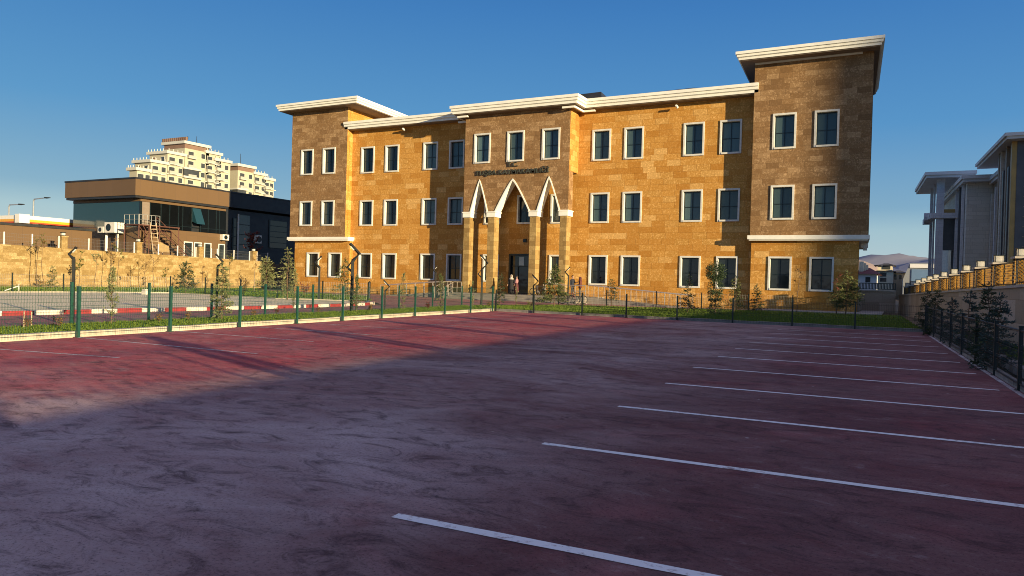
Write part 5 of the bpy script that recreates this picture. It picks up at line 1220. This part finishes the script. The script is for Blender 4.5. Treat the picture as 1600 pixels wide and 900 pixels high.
w = MB(); w.prism_y([(hx0, 0), (hx1, 0), (hx1, zt_h), (xt_, zt_h), (hx0, ze_h)], YH, YH+40, 'hallgrey'); w.build('wall', H)
w = MB(); w.box(xt_+.3, hx1-.2, YH-.12, YH-.004, 0, lerp(ze_h, zt_h, .62), 'hallblue'); w.build('sliding_door', H); w = MB(); w.box(xt_, hx1, YH-.3, YH-.003, zt_h-.9, zt_h-.2, 'govcornice'); w.build('fascia', H)
ms = MB(); 
for k in range(3): 
    q = at_y(1346+k*3.6, 417, 152+k); ms.rod((q.x, 152+k, q.z-2.5), (q.x, 152+k, q.z+1.0-.3*k), .45, .4, 'housecream', 6)
hh_ = bpy.data.objects['house']; ms.build('chimney', hh_)
def hills(name, Y, prof, cols, depth, seed, x0, x1):
    rnd = random.Random(seed); t = NT(name+'_slopes'); v = t.coord(geo=True); n = t.noise(v, 12.0/depth, 8, .62, .6); n2 = t.noise(v, 3.0/depth, 4)
    c = t.mix(t.ramp(n, [(.35, cols[0]), (.65, cols[1])]), cols[2], t.ramp(n2, [(.45, 0.), (.7, .6)])); M[name] = t.out(c, .95, 0, .1)
    g = MB(); nx, ny = 90, 14; V = []; ph = [rnd.uniform(0, 6) for _ in range(8)]
    for j in range(ny+1):
        s = j/ny
        for i in range(nx+1):
            x = lerp(x0, x1, i/nx); hgt = prof(x)*(sin(min(1, s*1.25)*pi/2)**1.2 if s < .8 else 1-(s-.8)*1.5)
            hgt *= 1+.10*sin(x/depth*9+ph[0]+s*7)+.07*sin(x/depth*23+ph[1]-s*13)+.04*sin(x/depth*47+ph[2]+s*31); V.append((x, Y+depth*(s-.8), max(-5, hgt)))
    i0 = 0; k = g.slot(name); g.v = V
    for j in range(ny):
        for i in range(nx): a = j*(nx+1)+i; g.f.append((a, a+1, a+nx+2, a+nx+1)); g.mi.append(k)
    o = struct(g, 'hills'); o.data.polygons.foreach_set('use_smooth', [True]*len(o.data.polygons)); return o
zA_ = at_y(1350, 401, 3000).z; xA1, xA2 = at_y(1350, 400, 3000).x, at_y(1425, 430, 3000).x
def prof1(x): return zA_*.93 if x < xA1 else max(.22*zA_, zA_*.93*(1-(x-xA1)/(xA2-xA1)*.62)) if x < xA2+600 else .25*zA_
hills('near_hill', 3000, prof1, ((.36, .27, .23), (.44, .34, .29), (.39, .33, .29)), 1400, 3, -2600, 2600)  # slopes lightened in colour in place of haze
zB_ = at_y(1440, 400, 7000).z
hills('far_hill', 7000, lambda x: zB_*(.9+.08*sin(x/900.)), ((.25, .26, .31), (.29, .29, .33), (.27, .28, .33)), 2600, 5, -4000, 5000)  # bluish tone puts the distance haze into the slope colour
# ------------------------------------------------------------------ unseen blocks added outside the frame on the sun's side to throw the long shadows
OB = thing('shade_slab', (150, 45, 0), 'unseen long cream slab added far off to the right to shade the right tower', 'apartment block')
w = MB(); w.box(140, 158, 3.2, 95, 0, 41.0, 'apt'); w.build('wall', OB); w = MB(); w.box(139.2, 158.8, 2.4, 95.8, 41.01, 42.0, 'aptw'); w.build('roof', OB)  # body and top of the unseen shade slab
for k in range(11):
    for j in range(7): wq = MB(); y_ = 7+j*13; wq.box(139.9, 139.99, y_, y_+2.6, 3+k*3.4, 5+k*3.4, 'aptglass'); wq.build('window', OB)  # windows made only for the unseen shade slab
KB = thing('shadow_block', (9, -5, 0), 'unseen cream block with a flat roof added behind the right wall for foreground shadow', 'shadow_block')
w = MB(); w.box(7.3, 12.9, -14, -3.6, 0, 4.6, 'housecream'); w.build('wall', KB); w = MB(); w.box(7.0, 13.2, -14.3, -3.3, 4.601, 4.85, 'cream'); w.build('roof', KB)  # body and top of the unseen shadow block
w = MB(); w.box(7.23, 7.297, -9, -6.4, 1.2, 2.6, 'aptglass'); w.build('window', KB); w = MB(); w.box(7.23, 7.297, -6.0, -5.0, 0, 2.1, 'darkclad'); w.build('door', KB)  # window and door made only for the unseen shadow block

# ------------------------------------------------------------------ people
M['skin'] = plain('skin', (.45, .27, .19), .6, .08, 20); M['hair'] = plain('dark_hair', (.020, .014, .011), .7, .3, 40)
M['cl_black'] = plain('black_cloth', (.014, .014, .018), .9, .3, 12); M['cl_cream'] = plain('cream_scarf_cloth', (.42, .38, .33), .9, .1, 12); M['cl_pink'] = plain('pink_blouse_cloth', (.34, .17, .185), .9, .12, 12); M['cl_maroon'] = plain('maroon_cloth', (.085, .022, .026), .9, .25, 12); M['cl_navy'] = plain('navy_jacket_cloth', (.018, .022, .035), .85, .3, 12); M['cl_grey'] = plain('grey_trouser_cloth', (.06, .06, .065), .9, .2, 12); M['cl_rust'] = plain('rust_cardigan_cloth', (.11, .035, .028), .9, .2, 12); M['shoe'] = plain('shoe_leather', (.02, .018, .017), .5, .2, 12); M['eye'] = plain('eye_dark', (.02, .015, .012), .3, .1, 30); M['lip'] = plain('lip', (.30, .11, .10), .5, .1, 30)
def skin_body(h, pose, matf, female=False):
    """one continuous body grown over a posed joint tree; units are fractions of h/1.0"""
    bm = bmesh.new(); lay = bm.verts.layers.skin.verify(); V = {}
    def J(n, p, r, par=None, rz=None):
        v = bm.verts.new(Vector(p)*h); v[lay].radius = (r*h, (rz or r)*h); V[n] = v
        if par: bm.edges.new((V[par], v))
        return v
    sh = .105 if female else .122; hp = .052
    root = J('pelvis', (0, 0, .525), .082 if female else .078, None, .062); root[lay].use_root = True
    J('waist', (0, .004, .60), .066 if female else .074, 'pelvis', .052); J('chest', (0, .008, .72), .082 if female else .092, 'waist', .060); J('neck0', (0, .006, .815), .042, 'chest', .04)
    J('neck', (0, 0, .85), .030, 'neck0'); J('jaw', (0, -.010, .885), .036, 'neck', .042); J('head', (0, -.004, .93), .045, 'jaw', .055); J('crown', (0, .006, .972), .036, 'head', .042)
    for s, sd_ in ((-1, 'l'), (1, 'r')):
        A = pose[sd_]
        J('sh'+sd_, (s*sh, .006, .795), .036, 'chest'); J('el'+sd_, A[0], .024, 'sh'+sd_); J('wr'+sd_, A[1], .017, 'el'+sd_)
        e, w_ = Vector(A[0]), Vector(A[1]); d = (w_-e).normalized(); pm = w_+d*.035; J('pm'+sd_, pm, .020, 'wr'+sd_, .011)
        side = d.cross(Vector((s, .1, 0))); side = side.normalized() if side.length > .05 else Vector((0, 1, 0)); fr_ = side.cross(d).normalized()*(-s)
        for k, (o_, L) in enumerate(((-.016, .034), (-.006, .042), (.005, .040), (.015, .030))):
            b0 = pm+d*.018+side*o_; J('f%s%d' % (sd_, k), b0, .0062, 'pm'+sd_); J('g%s%d' % (sd_, k), b0+d*L*.55+fr_*.006, .0056, 'f%s%d' % (sd_, k)); J('h%s%d' % (sd_, k), b0+d*L*.9+fr_*.018, .0046, 'g%s%d' % (sd_, k))
        t0 = w_+d*.014+side*(-.020); J('t'+sd_, t0, .0075, 'wr'+sd_); J('u'+sd_, t0+d*.028-side*.014+fr_*.008, .006, 't'+sd_)
        Lg = pose['leg'+sd_]; J('hip'+sd_, (s*hp, .002, .49), .060, 'pelvis'); J('kn'+sd_, Lg[0], .040, 'hip'+sd_); J('ca'+sd_, (Vector(Lg[0])*.6+Vector(Lg[1])*.4)+Vector((0, .010, 0)), .036, 'kn'+sd_); J('an'+sd_, Lg[1], .023, 'ca'+sd_)
        J('he'+sd_, Vector(Lg[1])+Vector((0, -.012, -.026)), .022, 'an'+sd_); J('to'+sd_, Vector(Lg[1])+Vector((0, -.095, -.034)), .017, 'he'+sd_)
    me = bpy.data.meshes.new('b'); bm.to_mesh(me); bm.free(); o = bpy.data.objects.new('b', me); COL.objects.link(o)
    o.modifiers.new('s', 'SKIN').use_smooth_shade = True; o.modifiers.new('d', 'SUBSURF').levels = 1
    dg = bpy.context.evaluated_depsgraph_get(); dg.update(); m2 = bpy.data.meshes.new_from_object(o.evaluated_get(dg)); bpy.data.objects.remove(o)
    zmin = min(v.co.z for v in m2.vertices)
    for v in m2.vertices: v.co.z -= zmin
    names = []; m2.materials.clear()
    for p in m2.polygons:
        n = matf(p.center/h)
        if n not in names: names.append(n); m2.materials.append(M[n])
        p.material_index = names.index(n)
    m2.polygons.foreach_set('use_smooth', [True]*len(m2.polygons)); return m2
def person(pos, h, az, label, matf, pose, female=False, scarf=None, coat=None, hair=True):
    r = thing('person', pos, label, 'person'); r.rotation_euler = (0, 0, az)
    me = skin_body(h, pose, matf, female); b = bpy.data.objects.new('body', me); COL.objects.link(b); b.parent = r
    f = MB(); F = lambda x, y, z: (x*h, y*h, z*h)
    f.rod(F(0, -.052, .925), F(0, -.070, .908), .006*h, .010*h, 'skin', 6)
    for s in (-1, 1): f.rod(F(s*.018, -.050, .934), F(s*.018, -.058, .934), .006*h, .005*h, 'eye', 6); f.rod(F(s*.046, .002, .935), F(s*.053, .010, .912), .010*h, .006*h, 'skin', 6)
    f.rod(F(-.014, -.054, .893), F(.014, -.054, .893), .004*h, .004*h, 'lip', 5); o = f.build('face'); o.parent = r
    def shell(name, rings, m, thick=.004):
        q = MB(); k = q.slot(m); n = 18
        for (z, rx, ry, cy) in rings:
            for j in range(n):
                a = 2*pi*j/n; wv_ = 1+.035*sin(a*5+z*9); q.v.append((rx*cos(a)*h*wv_, (cy+ry*sin(a)*wv_)*h, z*h))
        for i in range(len(rings)-1):
            for j in range(n): q.f.append((i*n+j, i*n+(j+1) % n, (i+1)*n+(j+1) % n, (i+1)*n+j)); q.mi.append(k)
        o = q.build(name, smooth=True); o.parent = r; md = o.modifiers.new('s', 'SOLIDIFY'); md.thickness = thick*h; return o
    if scarf:
        q = MB(); k = q.slot(scarf); n = 20; rings = [(1.004, .012, .012), (.992, .036, .042), (.965, .055, .066), (.93, .061, .073), (.895, .058, .068), (.865, .055, .060), (.835, .075, .070), (.80, .112, .085), (.755, .120, .088)]
        for (z, rx, ry) in rings:
            for j in range(n):
                a = 2*pi*j/n; fy = -.004+ry*sin(a)
                q.v.append((rx*cos(a)*h, fy*h, z*h))
        for i in range(len(rings)-1):
            for j in range(n):
                a = 2*pi*(j+.5)/n
                if 3 <= i+1 <= 4 and sin(a) < -.72: continue      # opening for the face
                q.f.append((i*n+j, i*n+(j+1) % n, (i+1)*n+(j+1) % n, (i+1)*n+j)); q.mi.append(k)
        o = q.build('headscarf', smooth=True); o.parent = r; o.modifiers.new('s', 'SOLIDIFY').thickness = .004*h
    elif hair:
        q = MB(); k = q.slot('hair'); n = 16; rings = [(1.002, .010, .010), (.99, .036, .042), (.965, .051, .060), (.94, .053, .063), (.905, .050, .060)]
        for (z, rx, ry) in rings:
            for j in range(n): a = 2*pi*j/n; q.v.append((rx*cos(a)*h, (.006+ry*sin(a))*h, z*h))
        for i in range(len(rings)-1):
            for j in range(n):
                if i >= 2 and sin(2*pi*(j+.5)/n) < -.35: continue
                q.f.append((i*n+j, i*n+(j+1) % n, (i+1)*n+(j+1) % n, (i+1)*n+j)); q.mi.append(k)
        o = q.build('hair', smooth=True); o.parent = r
    if coat: shell('long_coat' if coat[1] < .2 else 'jacket', [(.79, .125, .072, .006), (.72, .118, .085, .006), (.60, .095, .075, .004), (.50, .115, .085, .004)] + ([(.30, .130, .10, .004), (coat[1], .150, .12, .004)] if coat[1] < .3 else [(coat[1], .112, .085, .004)]), coat[0])
    return r
POSE_DOWN = {'l': ((-.165, .015, .635), (-.170, -.035, .50)), 'r': ((.165, .015, .635), (.165, -.040, .50)), 'legl': ((-.058, -.010, .285), (-.060, .010, .045)), 'legr': ((.058, -.015, .285), (.064, .0, .045))}
POSE_HOLD = {'l': ((-.150, .010, .640), (-.075, -.125, .60)), 'r': ((.155, .010, .635), (.080, -.120, .59)), 'legl': ((-.058, -.015, .285), (-.064, .015, .045)), 'legr': ((.058, -.012, .285), (.062, -.008, .045))}
POSE_ONE = {'l': ((-.165, .015, .635), (-.170, -.030, .50)), 'r': ((.160, -.010, .640), (.120, -.155, .66)), 'legl': ((-.060, -.012, .285), (-.066, .012, .045)), 'legr': ((.058, -.014, .285), (.064, -.004, .045))}
def mf(top, bottom, hand='skin', sl=True):
    def f(c):
        if c.z > .84: return 'skin'
        if c.z < .05: return 'shoe'
        if abs(c.x) > .13 and c.z < .50: return 'skin'
        if c.y < -.105 and c.z > .5: return 'skin'
        return top if c.z > .50 else bottom
    return f
def on_podium(px, Y, z=.50): d = ray(px, 455); return (d.x*(Y/d.y), Y, z)
person(on_podium(798.5, 57.4), 1.72, .25, 'person in a long black coat and cream headscarf standing before the dark entrance door', mf('cl_black', 'cl_black'), POSE_DOWN, True, 'cl_cream', ('cl_black', .06))
person(on_podium(807.0, 56.0), 1.64, -1.5, 'person in a pink top and long maroon skirt facing the one in black', mf('cl_pink', 'cl_maroon'), POSE_HOLD, True, None, None)
sk = MB(); 
pp_ = [o for o in bpy.data.objects if o.get('label', '').startswith('person in a pink')][0]
k = sk.slot('cl_maroon'); n = 18; hh2 = 1.64
for (z, rx) in ((.60, .082), (.52, .100), (.35, .115), (.12, .135)):
    for j in range(n): a = 2*pi*j/n; w_ = 1+.04*sin(a*6+z*5); sk.v.append((rx*cos(a)*hh2*w_, rx*.8*sin(a)*hh2*w_, z*hh2))
for i in range(3):
    for j in range(n): sk.f.append((i*n+j, i*n+(j+1) % n, (i+1)*n+(j+1) % n, (i+1)*n+j)); sk.mi.append(k)
o = sk.build('skirt', smooth=True); o.parent = pp_; o.modifiers.new('s', 'SOLIDIFY').thickness = .008
person(on_podium(894.3, 57.0), 1.78, 1.3, 'person in a dark navy jacket and grey trousers behind the podium rail', mf('cl_navy', 'cl_grey'), POSE_ONE, False, None, ('cl_navy', .46))
person(on_podium(906.3, 57.0), 1.66, -1.3, 'person in a rust cardigan and dark red headscarf facing the one in navy', mf('cl_rust', 'cl_grey'), POSE_HOLD, True, 'cl_maroon', ('cl_rust', .44))

# ------------------------------------------------------------------ bicycles
def bicycle(pos, az, label, fm, lean=.12):
    r = thing('bicycle', pos, label, 'bicycle', 'parked bicycles'); r.rotation_euler = (lean, 0, az); R_ = .33
    for x in (-.52, .52):
        t_ = MB(); t_.torus((x, 0, R_), (0, 1, 0), R_-.02, .020, 'rubber', 22, 6); wo = t_.build('wheel'); wo.parent = r
        s = MB(); s.torus((x, 0, R_), (0, 1, 0), R_-.05, .010, 'darkmetal', 22, 4); s.rod((x, -.05, R_), (x, .05, R_), .02, .02, 'steel', 6)
        for q in range(12): a = 2*pi*q/12; s.rod((x, .02*(-1)**q, R_), (x+(R_-.05)*cos(a), 0, R_+(R_-.05)*sin(a)), .0018, .0018, 'darkmetal', 3, False)
        ro_ = s.build('rim'); ro_.parent = wo
    f = MB(); bb, st, hd, rx = (-.08, 0, .30), (-.22, 0, .78), (.36, 0, .82), (-.52, 0, .33)
    for a, b in ((bb, st), (bb, (.385, 0, .70)), (st, hd), (st, rx), (bb, rx), (hd, (.39, 0, .68))): f.rod(a, b, .017, .017, fm, 6)
    for y in (-.05, .05): f.rod((.385, y*.4, .66), (.52, y, .33), .012, .011, fm, 5)
    o = f.build('frame'); o.parent = r
    h_ = MB(); h_.path([(.355, 0, .82), (.34, 0, .95)], .013, 'steel', 5); h_.path([(.24, -.29, .97), (.34, -.16, 1.0), (.36, 0, .96), (.34, .16, 1.0), (.24, .29, .97)], .012, 'rubber', 5); o = h_.build('handlebar'); o.parent = r
    s = MB(); s.hexa([(-.37,-.08,.86),(-.10,-.02,.86),(-.10,.02,.86),(-.37,.08,.86),(-.37,-.07,.91),(-.10,-.015,.89),(-.10,.015,.89),(-.37,.07,.91)], 'rubber'); s.rod((-.22,0,.78),(-.245,0,.862),.013,.013,'steel',5); o = s.build('saddle'); o.parent = r
    p = MB(); p.torus((-.08, .03, .30), (0, 1, 0), .085, .008, 'steel', 12, 4); p.rod((-.08, .05, .30), (.02, .06, .17), .009, .009, 'steel', 4); p.rod((-.08, -.05, .30), (-.18, -.06, .43), .009, .009, 'steel', 4); p.box(-.03, .07, .06, .14, .155, .175, 'rubber'); p.box(-.23, -.13, -.14, -.06, .42, .44, 'rubber'); o = p.build('crank'); o.parent = r
    k_ = MB(); k_.rod((-.10, 0, .30), (-.12, .26, .0), .008, .008, 'steel', 4); o = k_.build('kickstand'); o.parent = r
    return r
M['bikegreen'] = plain('bike_green_paint', (.02, .06, .05), .35, .2, 8); M['bikered'] = plain('bike_dark_red_paint', (.16, .03, .03), .35, .2, 8); M['bikegrey'] = plain('bike_grey_paint', (.09, .10, .12), .35, .2, 8)
b1 = at_z(889, 476.5, 0.0); b2 = at_z(903, 475.5, 0.0)
bicycle((b1.x, b1.y, .055), .15, 'dark red bicycle parked on the lawn edge below the two people at the ramp', 'bikered')
bicycle((b2.x, b2.y, .055), -.1, 'dark green bicycle parked right of the dark red one below the ramp', 'bikegreen')
x, y, z = on_podium(843, 56.1); bicycle((x, y, z), .35, 'grey bicycle standing on the podium at the foot of an entrance pilaster', 'bikegrey', .1)
# small things on the left
b = at_z(227, 460.5, .09); s = MB(); s.prism_y([(b.x-.22, .09), (b.x+.22, .09), (b.x+.21, .32), (b.x+.13, .45), (b.x-.13, .45), (b.x-.21, .32)], b.y-.12, b.y+.12, 'whitekerb'); tag(s.build('marker_stone', origin=(b.x, b.y, .09)), 'white round topped marker stone at the far edge of the pale pad', 'stone')
b = at_z(20, 455, .06); s = MB(); s.rod((b.x-.30, b.y-.36, .08), (b.x+.22, b.y+.26, .42), .035, .035, 'whitepost', 6); s.rod((b.x+.22, b.y+.26, .05), (b.x+.22, b.y+.26, .56), .03, .03, 'whitepost', 6); tag(s.build('leaning_pole', origin=(b.x, b.y, .05)), 'fallen white pole leaning at the far left edge of the lawn', 'pole')
